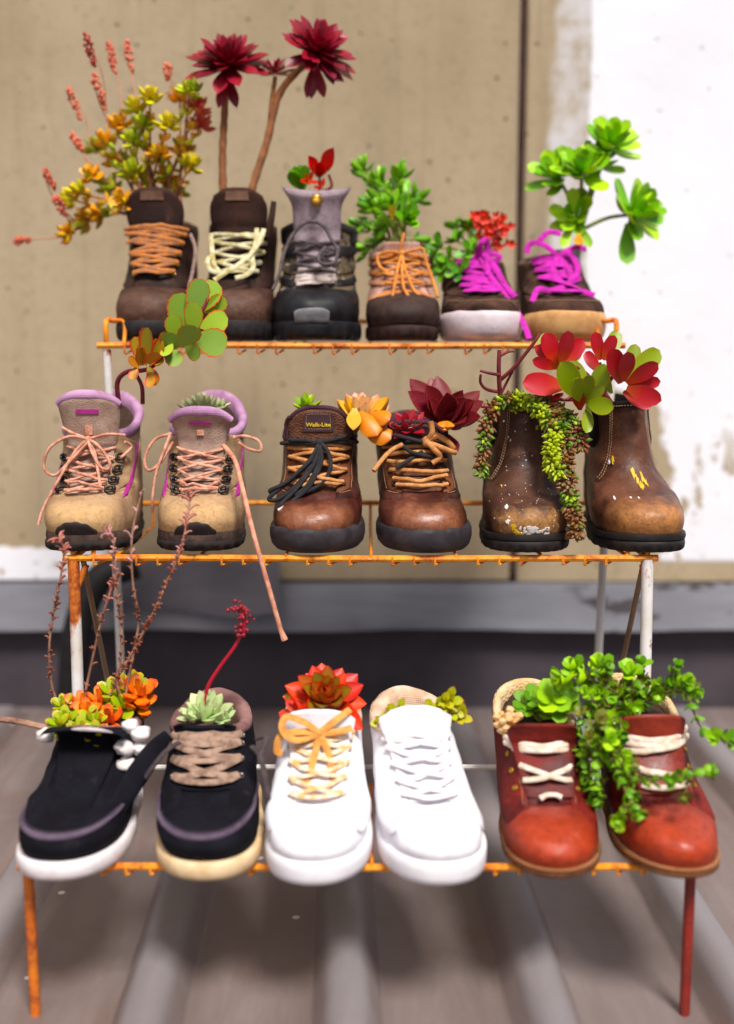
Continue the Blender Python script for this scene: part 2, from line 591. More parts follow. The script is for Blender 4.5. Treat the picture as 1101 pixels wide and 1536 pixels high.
sheet('patch_sheet', wx(165, 850), wx(421, 850), wz(838), wz(912), lambda x, g: -0.012 - 0.020 * g - 0.010 * g ** 3 * (1 + math.sin(x * 22)), fm2, pch, nx=40, nz=14,
      zwob=lambda x: 0.012 * smooth(wx(300, 900), wx(165, 900), x) + 0.004 * math.sin(x * 30))
# dark upstand wall between flashing and roof
up = MB()
up.box((-3.2, 0.012, -0.02), (3.2, 0.16, wz(941) + 0.003))
upo = up.build('upstand_wall', m_rubber('dark_upstand_paint', C(62, 56, 62), C(76, 69, 75), 0.7, None, 6))
upo.location = (0, WALL_D, 0)
tag(upo, 'dark charcoal painted upstand between the flashing and the roof', 'wall')
b = MB()
b.tube(spline([P(205, 846, 2.02), P(150, 868, 2.0), P(122, 925, 1.99), P(112, 985, 1.985), P(108, 1062, 1.98)], 10), 0.027, 14)
po = b.build('bent_pipe', m_rubber('black_pipe', C(20, 18, 20), C(34, 30, 32), 0.55))
tag(po, 'bent black rubber pipe against the flashing behind the left rack leg', 'pipe')

# ------------------------------------------------------------------ wire shoe rack, three stepped shelves
def m_rackpaint(name, paint, paint2, rust, amt):
    m = NT(name)
    a = m.noise(22, 5, 0.65)
    c = m.mix(m.ramp(a, 0.35, 0.68), paint, paint2)
    r = m.noise(34, 7, 0.72, dist=0.5)
    rf = m.ramp(r, 0.56 - amt, 0.78 - amt, 0, 0.9)
    c = m.mix(rf, c, m.mix(m.ramp(m.noise(130, 4, 0.6), 0.35, 0.65), rust, C(104, 46, 22)))
    m.col(c)
    m.rough(m.ramp(rf, 0, 1, 0.42, 0.85))
    m.bump(m.noise(170, 5, 0.75), 0.5, 0.0016)
    m.bump(rf, 0.6, 0.0008)
    return m.mat
M_yel = m_rackpaint('yellow_orange_paint', C(242, 158, 10), C(232, 118, 12), C(168, 66, 14), 0.10)
M_wht = m_rackpaint('white_paint_rusting', C(228, 224, 222), C(222, 214, 204), C(186, 92, 26), 0.02)
M_org = m_rackpaint('orange_rust_paint', C(214, 120, 26), C(196, 92, 20), C(150, 62, 22), 0.10)
M_red = m_rackpaint('dark_red_rust', C(140, 34, 24), C(122, 30, 22), C(110, 34, 22), 0.10)

XL, XR = -0.357, 0.341
SH = [dict(D=1.122, z=0.168, back=1.338, rail=0.0), dict(D=1.350, z=0.454, back=1.597, rail=0.030), dict(D=1.567, z=0.707, back=1.815, rail=0.034)]
rack = empty('shoe_rack', ((XL + XR) / 2, 1.45, 0))
tag(rack, 'rusty yellow and white wire shoe rack with three stepped shelves of planted shoes', 'shoe rack')
RO = Vector(rack.location)
def rloc(pts): return [Vector(p) - RO for p in pts]
wire_me = {}
for si, s in enumerate(SH):
    z = s['z'] - 0.0046
    D, Bk = s['D'], s['back']
    b = MB()
    fr = 0.0042
    b.tube(rloc(spline([(XL - 0.012, D, z), (XL + 0.1, D, z + 0.0006), (0, D, z - 0.0008), (XR - 0.1, D, z), (XR + 0.012, D, z)], 8)), fr, 8)
    for x in (XL, XR):
        b.tube(rloc([Vector((x, D, z)), Vector((x, (D + Bk) / 2, z)), Vector((x, Bk, z))]), 0.0036, 8)
    shelf = b.build('shelf', M_yel, rack)
    shelf.location = (0, 0, 0)
    if s['rail']:
        h = s['rail']
        for x, sg in ((XL, 1), (XR, -1)):
            g = MB()
            g.tube(rloc(spline([(x, D + 0.004, z), (x, D + 0.002, z + h * 0.7), (x, D + 0.012, z + h), (x, D + 0.06, z + h), (x, (D + Bk) / 2, z + h), (x, Bk, z + h)], 6)), 0.0036, 8)
            g.tube(rloc(spline([(x + sg * 0.024, D + 0.001, z), (x + sg * 0.024, D + 0.012, z + h * 0.9), (x + sg * 0.012, D + 0.02, z + h), (x, D + 0.03, z + h)], 5)), 0.0028, 8)
            g.build('side_rail', M_yel, shelf)
        g = MB()
        g.tube(rloc([Vector((XL, Bk, z + h)), Vector((-0.1, Bk, z + h + 0.001)), Vector((XR, Bk, z + h))]), 0.0036, 8)
        g.build('back_rail', M_yel, shelf)
    else:
        g = MB()
        g.tube(rloc([Vector((XL, Bk, z)), Vector((XL, Bk, z + .024)), Vector((0, Bk, z + .025)), Vector((XR, Bk, z + .024)), Vector((XR, Bk, z))]), 0.0034, 8)
        g.build('back_rail', M_wht, shelf)
    # front-to-back wires, their cut ends hooked below the front rail
    n = 27
    for i in range(1, n):
        x = XL + (XR - XL) * i / n
        full = i % 4 == 2
        key = (si, i % 3, full)
        if key not in wire_me:
            g = MB()
            j = (i % 3 - 1) * 0.0015
            dz = -0.0055
            q = 1.0 if si == 2 else 0.45
            hook = [(0.010, 0.010, -0.0055), (0.0012, -0.002, -0.0045 - 0.0068 * q + j * .4), (0.0, -0.0035, -0.0045 - 0.0064 * q), (0, -0.0040, -0.003), (0, -0.003, 0.002)]
            if full:
                hook = [(0, -0.003, 0.0035), (0, (Bk - D) * 0.4, -0.001), (0, (Bk - D) * 0.93, -0.002), (0, Bk - D - 0.001, 0.004)] + ([(0.0, (Bk - D), h)] if s['rail'] else [])
            g.tube(spline(hook, 5) if full else [Vector(p) for p in hook], 0.0021 if full else 0.0014, 6)
            wire_me[key] = g.mesh('wire', M_org if si == 2 else M_yel)
        o = bpy.data.objects.new('wire', wire_me[key])
        COL.objects.link(o)
        o.parent = shelf
        o.location = Vector((x, D, z)) - RO
def leg(p0, p1, r, mats, name='leg', bow=0.0, split=None):
    b = MB()
    pts = [Vector(p0).lerp(Vector(p1), i / 12) + Vector((bow * math.sin(pi * i / 12), 0, 0)) for i in range(13)]
    b.tube(rloc(pts), r, 10)
    o = b.build(name, mats, rack)
    return o
for x, mt in ((XL, M_org), (XR, M_red)):
    leg((x, 1.120, 0.162), (x + (0.003 if x < 0 else -0.002), 1.112, 0.0), 0.0056, mt)
def m_leg(name, z0, z1):
    m = NT(name)
    a = m.noise(22, 5, 0.65)
    c = m.mix(m.ramp(a, 0.35, 0.68), C(226, 222, 220), C(214, 206, 196))
    z = m.sep()[2]
    n = m.noise(40, 6, 0.7, m.scaled((1, 1, 0.4)))
    f = m.ramp(m.math('ADD', z, m.math('MULTIPLY', m.math('SUBTRACT', n, 0.5), 0.22)), z0, z1)
    spots = m.ramp(m.noise(30, 6, 0.7), 0.64, 0.70, 0, 0.8)
    f = m.math('MAXIMUM', f, spots)
    c = m.mix(f, c, m.mix(m.ramp(m.noise(60, 5, 0.7), 0.38, 0.62), C(206, 112, 24), C(140, 58, 20)))
    m.col(c)
    m.rough(m.ramp(f, 0, 1, 0.4, 0.8))
    m.bump(m.noise(170, 5, 0.75), 0.4, 0.0014)
    return m.mat
LEG_L, LEG_R, LEG_W = m_leg('white_leg_rusty_head', 0.34, 0.37), m_leg('white_leg', 0.43, 0.45), m_leg('white_post', 0.66, 0.70)
for x in (XL, XR):
    o = leg((x, 1.352, 0.448), (x, 1.338, 0.160), 0.0072, LEG_L if x < 0 else LEG_R, bow=0.001)
    o = leg((x + (0.0 if x < 0 else -0.004), 1.571, 0.697), (x + (0.004 if x < 0 else -0.014), 1.573, 0.0), 0.0056, LEG_W, bow=0.001)
M_brc = m_rackpaint('tan_rusty_brace', C(150, 122, 92), C(128, 98, 70), C(150, 74, 24), 0.04)
for x, dx in ((XL, 0.012), (XR, -0.004)):
    leg((x + dx, 1.352, 0.446), (x + dx * 0.4, 1.57, 0.10), 0.0036, M_brc, 'brace')
    leg((x + dx * 1.2, 1.356, 0.440), (x, 1.352, 0.405), 0.0040, M_org, 'brace')
# ------------------------------------------------------------------ shoes
# Every shoe is lofted from tilted rings. key = (front y, front z, back y, back z, half width, y of widest point, roundness); y runs from toe (0) to heel
BOOT = [(.008, .020, .246, .022, .0475, .085, 2.22), (.003, .034, .250, .045, .0500, .088, 2.22), (.009, .046, .250, .064, .0490, .095, 2.18),
        (.026, .055, .248, .080, .0470, .110, 2.2), (.048, .063, .246, .094, .0450, .128, 2.2), (.070, .078, .245, .108, .0435, .150, 2.2),
        (.088, .096, .244, .122, .0430, .165, 2.2), (.102, .114, .246, .138, .0430, .174, 2.2), (.108, .125, .249, .148, .0435, .178, 2.2), (.109, .131, .250, .154, .0435, .180, 2.2)]
HIKER = [(.008, .020, .246, .022, .0475, .085, 2.22), (.003, .034, .250, .045, .0500, .088, 2.22), (.009, .046, .250, .066, .0490, .095, 2.18),
        (.026, .055, .248, .084, .0475, .110, 2.2), (.046, .062, .246, .100, .0455, .128, 2.2), (.066, .074, .245, .118, .0440, .150, 2.2),
        (.084, .091, .244, .138, .0435, .165, 2.2), (.099, .110, .246, .158, .0440, .176, 2.2), (.106, .127, .250, .174, .0455, .180, 2.2), (.107, .138, .252, .182, .0460, .180, 2.2)]
TALL = [(.008, .020, .246, .022, .0475, .085, 2.22), (.003, .036, .250, .045, .0500, .088, 2.22), (.008, .052, .250, .066, .0490, .095, 2.18),
        (.026, .064, .248, .086, .0470, .110, 2.2), (.050, .074, .246, .104, .0450, .130, 2.2), (.070, .090, .243, .122, .0440, .150, 2.2),
        (.084, .114, .241, .142, .0440, .162, 2.2), (.093, .140, .241, .160, .0450, .168, 2.2), (.097, .160, .243, .174, .0455, .170, 2.2), (.097, .170, .244, .180, .0455, .170, 2.2)]
LOW = [(.008, .020, .254, .022, .0465, .085, 2.22), (.003, .032, .258, .042, .0490, .086, 2.22), (.009, .042, .258, .056, .0480, .093, 2.18),
       (.030, .048, .257, .066, .0460, .108, 2.2), (.058, .053, .256, .075, .0435, .130, 2.2), (.088, .063, .255, .083, .0420, .160, 2.2),
       (.114, .077, .255, .091, .0410, .184, 2.2), (.135, .092, .257, .101, .0405, .198, 2.2), (.145, .102, .259, .109, .0400, .203, 2.2), (.148, .107, .260, .114, .0395, .205, 2.2)]
CHELSEA = [(.008, .020, .246, .022, .0475, .085, 2.22), (.003, .035, .250, .045, .0500, .088, 2.22), (.009, .049, .250, .066, .0490, .095, 2.18),
           (.028, .059, .248, .084, .0460, .110, 2.2), (.054, .068, .246, .100, .0420, .132, 2.2), (.078, .086, .243, .118, .0380, .155, 2.2),
           (.094, .112, .241, .136, .0350, .166, 2.2), (.102, .140, .240, .154, .0338, .170, 2.2), (.104, .162, .240, .168, .0340, .172, 2.2), (.103, .172, .241, .174, .0343, .172, 2.2)]

RBOOT = [(a, b - .011 * max(0.0, 1 - b / .12), c, d - .011 * max(0.0, 1 - d / .12), e, f, g - (.12 if i < 4 else 0)) for i, (a, b, c, d, e, f, g) in enumerate(BOOT)]
class Shoe:
    def __init__(self, name, label, group, px, D, z, keys, yaw=0.0, s=(1, 1, 1), dip=0.010, spring=0.006, asym=0.004, side=1, lean=0.0):
        # toe centre: pixel column px at depth D on the shelf height z
        zc = (D + 0.06) * math.cos(PITCH) + (CAMZ - z) * math.sin(PITCH)
        x = (px - CX) / FPX * zc
        self.root = empty(name, (x, D, z), yaw)
        tag(self.root, label, 'boot' if 'boot' in name else 'shoe', group)
        self.k = [(a * s[1], b * s[2], c * s[1], d * s[2], e * s[0], f * s[1], g) for a, b, c, d, e, f, g in keys]
        self.dip, self.spring, self.asym, self.side, self.lean = dip, spring, asym, side, lean
        self.L = self.k[0][2]
        self.parts = {}
    def lift(self, y):
        q = max(0.0, (0.095 - y) / 0.095)
        return self.spring * q * q
    def S(self, u, t):
        yf, zf, yb, zb, hw, yc, p = cat(self.k, t)
        if t > 1: zf += (t - 1) * .1; zb += (t - 1) * .1
        cx, sx = math.cos(u), math.sin(u)
        e = 2.0 / p
        x = hw * math.copysign(abs(sx) ** e, sx)
        k = abs(cx) ** e
        y = yc - k * (yc - yf) if cx > 0 else yc + k * (yb - yc)
        f = (y - yf) / (yb - yf)
        z = zf + (zb - zf) * f - self.dip * sx * sx * smooth(0.55, 1.0, t)
        if cx > 0:
            x += self.side * self.asym * k * (1 - smooth(.2, .8, t)) * (1 if abs(sx) < .99 else 1)
        # the waist of the shoe is narrower than ball and heel
        w = math.exp(-((y - 0.165) / 0.035) ** 2) * (1 - smooth(0.0, 0.5, t))
        x *= 1 - 0.10 * w
        x += self.lean * z
        # worn leather is never perfectly even
        q = Vector((x * 28 + self.root.location.x * 50, y * 22, z * 26))
        d = (noise.noise(q) * 0.0022 + noise.noise(q * 2.7) * 0.0011) * smooth(0.0, 0.2, t)
        # flex creases across the vamp
        cr = 0.0
        if cx > 0 and 0.2 < t < 0.7:
            g = smooth(.25, .38, t) * (1 - smooth(.52, .66, t)) * cx
            for k, yk in enumerate((0.044, 0.055, 0.067)):
                yy = (y - yk * self.k[0][2] / .25 + 0.004 * noise.noise(Vector((x * 34, k * 5.3, self.root.location.x * 31)))) / 0.0030
                cr -= 0.0017 * math.exp(-yy * yy) * g * (0.5 + noise.noise(Vector((x * 22, k * 7.7 + 2, 1.0))))
        return Vector((x + d * sx, y - d * cx, z + d * .6 + cr + self.lift(y)))
    def N(self, u, t):
        h = 0.004
        t0, t1 = max(0, t - h), min(1, t + h)
        a = self.S(u + h, t) - self.S(u - h, t)
        b = self.S(u, t1) - self.S(u, t0)
        n = a.cross(b)
        return n.normalized() if n.length > 1e-12 else Vector((0, -1, 0))
    def uofx(self, t, x):
        yf, zf, yb, zb, hw, yc, p = cat(self.k, t)
        q = max(-0.999, min(0.999, x / hw))
        return math.copysign(math.asin(abs(q) ** (p / 2)), q)
    def at(self, u, t, o=0.0):
        return self.S(u, t) + self.N(u, t) * o
    def upper(self, mat, name='upper', nu=88, nt=60):
        b = MB()
        b.grid([[self.S(-pi + 2 * pi * i / nu, j / nt) for i in range(nu)] for j in range(nt + 1)], True)
        return b.build(name, mat, self.root, 60)
    def collar(self, mat, pad=1.0, depth=0.045, soil=None, nu=64, name='lining', soil_depth=0.012, front_cut=None):
        prof = [(0.0012, -0.006), (0.0030 * pad, -0.001), (0.0022 * pad, 0.0032 * pad), (-0.0015 * pad, 0.0050 * pad), (-0.0055 * pad, 0.0040 * pad), (-0.0078 * pad, 0.0), (-0.0085 * pad, -0.008), (-0.0085 * pad, -depth * .5), (-0.0095 * pad, -depth)]
        ring = [self.S(-pi + 2 * pi * i / nu, 1.0) for i in range(nu)]
        c = sum(ring, Vector()) / nu
        outs = []
        for i in range(nu):
            t = ring[(i + 1) % nu] - ring[i - 1]
            o = Vector((t.y, -t.x, 0)).normalized()
            outs.append(o)
        b = MB()
        rows = []
        for off, dz in prof:
            rows.append([ring[i] + outs[i] * off + Vector((0, 0, dz)) for i in range(nu)])
        b.grid(rows, True)
        o = b.build(name, mat, self.root, 60)
        if soil:
            s = MB()
            rr = []
            for q in (1.0, 0.85, 0.65, 0.45, 0.25, 0.05):
                row = []
                for i in range(nu):
                    p = ring[i] - outs[i] * 0.008 * pad
                    v = c.lerp(p, q)
                    v.z = p.z * q + c.z * (1 - q) - soil_depth + 0.006 * (1 - q * q) + 0.003 * noise.noise(v * 140)
                    row.append(v)
                rr.append(row)
            s.grid(rr, True)
            s.build('potting_soil', soil, self.root, 60)
        return o
    def patch(self, name, mat, u0, u1, t0, t1, o0=0.0, o1=0.0018, nu=44, nv=24, parent=None):
        """raised panel; u0, u1 numbers or functions of v in 0..1, t0, t1 numbers or functions of u"""
        fu0 = u0 if callable(u0) else (lambda v: u0)
        fu1 = u1 if callable(u1) else (lambda v: u1)
        ft0 = t0 if callable(t0) else (lambda u: t0)
        ft1 = t1 if callable(t1) else (lambda u: t1)
        b = MB()
        rows = []
        def pt(i, j, o):
            v = j / nv
            u = fu0(v) + (fu1(v) - fu0(v)) * i / nu
            t = ft0(u) + (ft1(u) - ft0(u)) * v
            return self.at(u, t, o)
        for j in range(-1, nv + 2):
            row = []
            for i in range(-1, nu + 2):
                edge = (i < 0 or i > nu) or (j < 0 or j > nv)
                ii, jj = max(0, min(nu, i)), max(0, min(nv, j))
                border = ii in (0, nu) or jj in (0, nv)
                o = (o0 - 0.0004) if edge else (o1 - (o1 - o0) * 0.35 if border else o1)
                row.append(pt(ii, jj, o))
            rows.append(row)
        b.grid(rows)
        return b.build(name, mat, parent or self.root, 55)
    def sole(self, name, mat, prof, grow=0.003, heel=1.0, toe=1.0, lug=0, lug_d=0.003, nu=96, wave=0.0, z0=0.0):
        """prof: list of (outward offset, height fraction); heights follow toe..heel thickness in metres"""
        b = MB()
        ring = [self.S(-pi + 2 * pi * i / nu, 0.0) for i in range(nu)]
        rows = []
        for off, h in prof:
            row = []
            for i in range(nu):
                t = ring[(i + 1) % nu] - ring[i - 1]
                o = Vector((t.y, -t.x, 0)).normalized()
                f = ring[i].y / self.L
                th = toe + (heel - toe) * smooth(0.2, 0.8, f)
                d = off + grow
                if lug and h < 0.45:
                    d -= lug_d * (1 if math.sin(i / nu * 2 * pi * lug) > 0.25 else 0)
                zz = z0 + h * (th - z0)
                if h > 0.95: zz += wave * math.sin(i / nu * 2 * pi * 11) + wave * .8 * noise.noise(Vector((i * .35, 0, self.root.location.x * 9)))
                p = ring[i] + o * d
                row.append(Vector((p.x, p.y, zz + self.lift(p.y))))
            rows.append(row)
        b.grid(rows, True)
        n = len(b.v)
        b.f.append(tuple(range(nu - 1, -1, -1)))
        b.f.append(tuple(range(n - nu, n)))
        b.m += [0, 0]
        return b.build(name, mat, self.root, 50)
    def tongue(self, mat, ext=0.02, lean=-0.004, hw=(0.024, 0.030, 0.034, 0.030), t0=0.62, th=0.006, off=0.004, curve=9.0, droop=0.0, name='tongue', corner=6.0, sag=0.0, ns=22, nv=22, xo=0.0):
        pts = []
        for k in range(4):
            t = t0 + (1 - t0) * k / 3
            p = self.at(0, t, 0.001 + (off - 0.001) * k / 3)
            pts.append((p.y, p.z))
        a, c = pts[-2], pts[-1]
        dy, dz = c[0] - a[0], c[1] - a[1]
        ln = math.hypot(dy, dz)
        dy, dz = dy / ln, dz / ln
        for q in (0.35, 0.7, 1.0):
            pts.append((c[0] + dy * ext * q * 0.4 + lean * q * q, c[1] + ext * q))
        hws = [(w,) for w in hw]
        ln_x = self.lean
        def T(s, v):
            y, z = cat(pts, v)
            w = cat(hws, v)[0]
            z -= droop * abs(s) ** corner * v ** 6
            z += sag * (s * s - 1) * v ** 6
            x = s * w
            return Vector((x + ln_x * z + xo * v, y + curve * x * x, z))
        def TN(s, v):
            h = 0.01
            n = (T(min(1, s + h), v) - T(max(-1, s - h), v)).cross(T(s, min(1, v + h)) - T(s, max(0, v - h)))
            return n.normalized()
        self.T, self.TN, self.Tth = T, TN, th
        b = MB()
        fr, bk = [], []
        for j in range(nv + 1):
            v = j / nv
            r0, r1 = [], []
            for i in range(ns + 1):
                s = -1 + 2 * i / ns
                e = math.sqrt(max(0.0, 1 - abs(s) ** 5)) * (math.sqrt(max(0.0, 1 - max(0.0, (v - 0.85) / 0.15) ** 3)) if v > .85 else 1) * (0.35 + 0.65 * smooth(0.2, 0.6, v))
                p, n = T(s, v), TN(s, v)
                r0.append(p + n * th * 0.5 * e)
                r1.append(p - n * th * 0.5 * e)
            fr.append(r0)
            bk.append(r1)
        b.grid(fr)
        b.grid(bk, flip=True)
        return b.build(name, mat, self.root, 70)
    def on_tongue(self, s, v, o=0.0):
        return self.T(s, v) + self.TN(s, v) * (self.Tth * 0.5 + o)
    def tpatch(self, name, mat, s0, s1, v0, v1, o=0.0012, parent=None, n=10, round_=0.0):
        b = MB()
        rows = []
        for j in range(-1, n + 2):
            row = []
            for i in range(-1, n + 2):
                edge = i < 0 or i > n or j < 0 or j > n
                ii, jj = max(0, min(n, i)), max(0, min(n, j))
                a, c = -1 + 2 * ii / n, -1 + 2 * jj / n
                if round_:
                    k = 1.0 - round_ * min(abs(a), abs(c)) ** 2 * 0.5
                    a, c = a * k, c * k
                row.append(self.on_tongue((s0 + s1) / 2 + (s1 - s0) / 2 * a, (v0 + v1) / 2 + (v1 - v0) / 2 * c, -0.0008 if edge else o))
            rows.append(row)
        b.grid(rows)
        return b.build(name, mat, parent or self.root, 50)
    def text(self, words, mat, s0, s1, v0, height_v, o=0.0018, parent=None):
        cu = bpy.data.curves.new('label_text', 'FONT')
        cu.body = words
        cu.resolution_u = 3
        cu.offset = 0.022
        tmp = bpy.data.objects.new('label_text', cu)
        COL.objects.link(tmp)
        dg = bpy.context.evaluated_depsgraph_get()
        me = bpy.data.meshes.new_from_object(tmp.evaluated_get(dg))
        bpy.data.objects.remove(tmp)
        xs = [v.co.x for v in me.vertices]
        ysv = [v.co.y for v in me.vertices]
        x0, x1 = min(xs), max(xs)
        y1 = max(ysv)
        for v in me.vertices:
            v.co = self.on_tongue(s0 + (s1 - s0) * (v.co.x - x0) / (x1 - x0), v0 + height_v * v.co.y / y1, o)
        me.name = 'label_text'
        me.materials.append(mat)
        ob = bpy.data.objects.new('label_text', me)
        COL.objects.link(ob)
        ob.parent = parent or self.root
        return ob
    def lace_path(self, ta, xa, tb, xb, off, bulge=0.002, n=9, jit=0.0):
        pts, nrm = [], []
        for i in range(n):
            f = i / (n - 1)
            t = ta + (tb - ta) * f
            x = xa + (xb - xa) * f
            u = self.uofx(t, x)
            nn = self.N(u, t)
            pts.append(self.S(u, t) + nn * (off + bulge * math.sin(pi * f)) + Vector((0, 0, jit * math.sin(pi * f))))
            nrm.append(nn)
        return pts, nrm
    def laces(self, mat, rows, xw, off=0.006, r=0.0022, flat=0.8, pattern='x', bars=True, b=None, build=True, extra=(), jit=0.0):
        """rows: list of t; xw(t) half distance between eyelets"""
        b = b or MB()
        f = xw if callable(xw) else (lambda t: xw)
        rr = R
        if bars:
            p, n = self.lace_path(rows[0], -f(rows[0]), rows[0], f(rows[0]), off, 0.0015)
            b.tube(p, r, 8, n, flat)
        for a, c in zip(rows[:-1], rows[1:]):
            if pattern in ('x', 'xb'):
                for k, s in enumerate((1, -1)):
                    p, n = self.lace_path(a, -s * f(a), c, s * f(c), off + (0.0012 if k else 0.0), 0.0022 + rr.uniform(-.001, .001), jit=rr.uniform(-jit, jit))
                    b.tube(p, r * rr.uniform(.92, 1.08), 8, n, flat)
            if pattern in ('bar', 'xb', 'zig'):
                d = rr.uniform(-.35, .35) * (c - a) if pattern == 'bar' else 0
                p, n = self.lace_path(c - d, -f(c), c + d + (0.0), f(c), off + 0.001, 0.0025 + rr.uniform(-.001, .001), jit=rr.uniform(-jit, jit))
                b.tube(p, r * rr.uniform(.92, 1.08), 8, n, flat)
            if pattern == 'zig':
                p, n = self.lace_path(a, -f(a), c, f(c), off - 0.0005, 0.001)
                b.tube(p, r, 8, n, flat)
        for e in extra:
            pts = spline(e, 7)
            b.tube(pts, r, 8, [Vector((0, -1, 0.25))] * len(pts), flat)
        if build:
            return b.build('lace', mat, self.root, 70)
        return b
    def eyelets(self, mat, rows, xw, off=0.0045, r=0.0034, tube=0.0011, name='eyelet'):
        f = xw if callable(xw) else (lambda t: xw)
        for t in rows:
            for s in (-1, 1):
                u = self.uofx(t, s * f(t))
                p, n = self.at(u, t, off), self.N(u, t)
                a = n.orthogonal().normalized()
                c = n.cross(a)
                b = MB()
                b.tube([p + a * math.cos(q * pi / 6) * r + c * math.sin(q * pi / 6) * r for q in range(13)], tube, 6, cap=False)
                b.build(name, mat, self.root, 80)
    def hooks(self, mat, rows, xw, off=0.005, w=0.0048, h=0.0075):
        """bent metal lace loops riveted beside the throat"""
        f = xw if callable(xw) else (lambda t: xw)
        for t in rows:
            for s in (-1, 1):
                u = self.uofx(t, s * f(t))
                p, n = self.at(u, t, off), self.N(u, t)
                side = (self.at(u + 0.03 * s, t, off) - p).normalized()
                upv = n.cross(side) * s
                b = MB()
                pts = []
                for q in range(15):
                    a = 2 * pi * q / 14
                    pts.append(p + side * (math.cos(a) * w * 1.35) + upv * (math.sin(a) * w * .8) + n * (0.0028 + 0.0012 * math.cos(a)))
                b.tube(pts, 0.0016, 7, cap=False)
                b.ball(p + side * w * 1.2 + n * .0015, 0.0032, 8, 5)
                b.build('lace_hook', mat, self.root, 80)
    def stitches(self, mat, path, name='stitching', r=0.0005, ln=0.0022, gap=0.0014):
        """path: list of points lying just above the surface; broken into single stitches, one part"""
        b = MB()
        acc, i = 0.0, 0
        d = 0.0
        pts = path
        seg = [0.0]
        for k in range(1, len(pts)):
            seg.append(seg[-1] + (pts[k] - pts[k - 1]).length)
        def q(s):
            for k in range(1, len(pts)):
                if seg[k] >= s:
                    f = (s - seg[k - 1]) / max(1e-9, seg[k] - seg[k - 1])
                    return pts[k - 1].lerp(pts[k], f)
            return pts[-1]
        s = 0.0
        while s + ln < seg[-1]:
            b.tube([q(s), q(s + ln * .5), q(s + ln)], r, 5)
            s += ln + gap
        return b.build(name, mat, self.root, 80)
    def line(self, f, n=50, o=0.003):
        return [self.at(*f(i / n), o) for i in range(n + 1)]
    def strand(self, name, mat, pts, r, flat=1.0, nrm=None, per=8):
        b = MB()
        p = spline(pts, per)
        b.tube(p, r, 8, [Vector(nrm)] * len(p) if nrm else None, flat)
        return b.build(name, mat, self.root, 80)

# shared shoe materials
SOIL = m_rubber('potting_soil', C(44, 30, 22), C(70, 50, 36), 0.95, None, 200, bump=1.0)
STEEL = m_plain('tarnished_steel', C(150, 146, 142), 0.32, 0.9)
GUN = m_plain('gunmetal', C(62, 58, 60), 0.34, 0.85)
BRASS = m_plain('old_brass', C(196, 150, 60), 0.35, 0.8)
STITCH = m_plain('stitch_thread', C(190, 150, 110), 0.9)
SOLE_ROUND = [(-0.005, 0.0), (-0.001, 0.06), (0.0015, 0.25), (0.002, 0.55), (0.0015, 0.85), (-0.0005, 0.97), (-0.004, 1.0)]

TOPS = dict(D=1.567, z=0.7005)
def toprow(px, **k): return (px, SH[2]['D'] - 0.006, SH[2]['z'])

# ---- top row 1 and 2: tall dark brown boots
def tall_boot(px, label, side, lean, second):
    s = Shoe('boot', label, 'pair of tall dark brown lace-up boots on the top shelf', px, 1.563, 0.707, TALL, s=(1.03, 1, 1.0), side=side, lean=lean)
    br = m_leather('dark_brown_nubuck' + ('_two' if second else ''), C(40, 21, 17), C(76, 45, 34), C(120, 86, 68), 0.45, 0.6, bumps=0.6, toe=(C(128, 94, 76), 0.02, 0.075, 0.055, 0.09, 0.45))
    dk = m_leather('dark_quarter' + ('_two' if second else ''), C(26, 13, 11), C(54, 29, 21), C(88, 54, 38), 0.3, 0.58)
    s.upper(dk)
    s.patch('toe_cap', br, -1.45, 1.45, 0.0, lambda u: 0.44 - 0.10 * (u / 1.45) ** 2, 0.0, 0.0022)
    for sg in (-1, 1):
        s.patch('quarter', dk, (lambda v, sg=sg: sg * (0.52 + 0.10 * v)), sg * 2.9, 0.40, 0.965, 0.0, 0.0032 if sg > 0 else 0.0031) if sg > 0 else \
            s.patch('quarter', dk, -2.9, (lambda v: -(0.52 + 0.10 * v)), 0.40, 0.965, 0.0, 0.0031)
    s.sole('sole', m_rubber('black_lug_sole', C(30, 26, 27), C(46, 42, 44), 0.7, C(74, 64, 58), dirt_lo=0.6), SOLE_ROUND, 0.004, 0.026, 0.026, lug=26)
    s.collar(m_fabric('brown_lining', C(60, 38, 28), C(86, 58, 42)), 1.0, soil=SOIL)
    s.tongue(m_leather('brown_suede_tongue', C(38, 18, 14), C(70, 40, 29), C(92, 60, 43), 0.3, 0.8), ext=0.046, lean=-0.006, hw=(0.024, 0.030, 0.040, 0.041, 0.036), t0=0.58, th=0.009, droop=0.018, corner=4)
    s.tpatch('label_patch', m_leather('tongue_tab', C(96, 66, 52), C(140, 106, 86), None, 0, 0.6), -0.38, 0.38, 0.80, 0.93)
    rows = [0.56, 0.63, 0.70, 0.77, 0.84, 0.90]
    xw = lambda t: 0.024 + 0.012 * (t - 0.55) / 0.35
    s.eyelets(BRASS if not second else GUN, rows, lambda t: xw(t) + 0.001)
    return s, rows, xw
s, rows, xw = tall_boot(233, 'tall dark brown boot with orange tan laces at the left end of the top shelf', -1, -0.02, False)
s.laces(m_lace('orange_tan_lace', C(204, 122, 48), C(156, 104, 74)), rows, xw, 0.010, 0.0030, 0.5, 'xb')
s.strand('loose_lace', m_lace('grey_pink_lace', C(150, 122, 112), C(120, 96, 88)), [(0.047, 0.10, 0.152), (0.056, 0.085, 0.13), (0.054, 0.07, 0.10), (0.050, 0.055, 0.075)], 0.0026, 0.5, (0, -1, 0))
T1 = s
s, rows, xw = tall_boot(354, 'tall dark brown boot with pale untied laces holding tall maroon rosettes', 1, 0.01, True)
LG = m_lace('pale_green_white_lace', C(222, 214, 178), C(176, 160, 92))
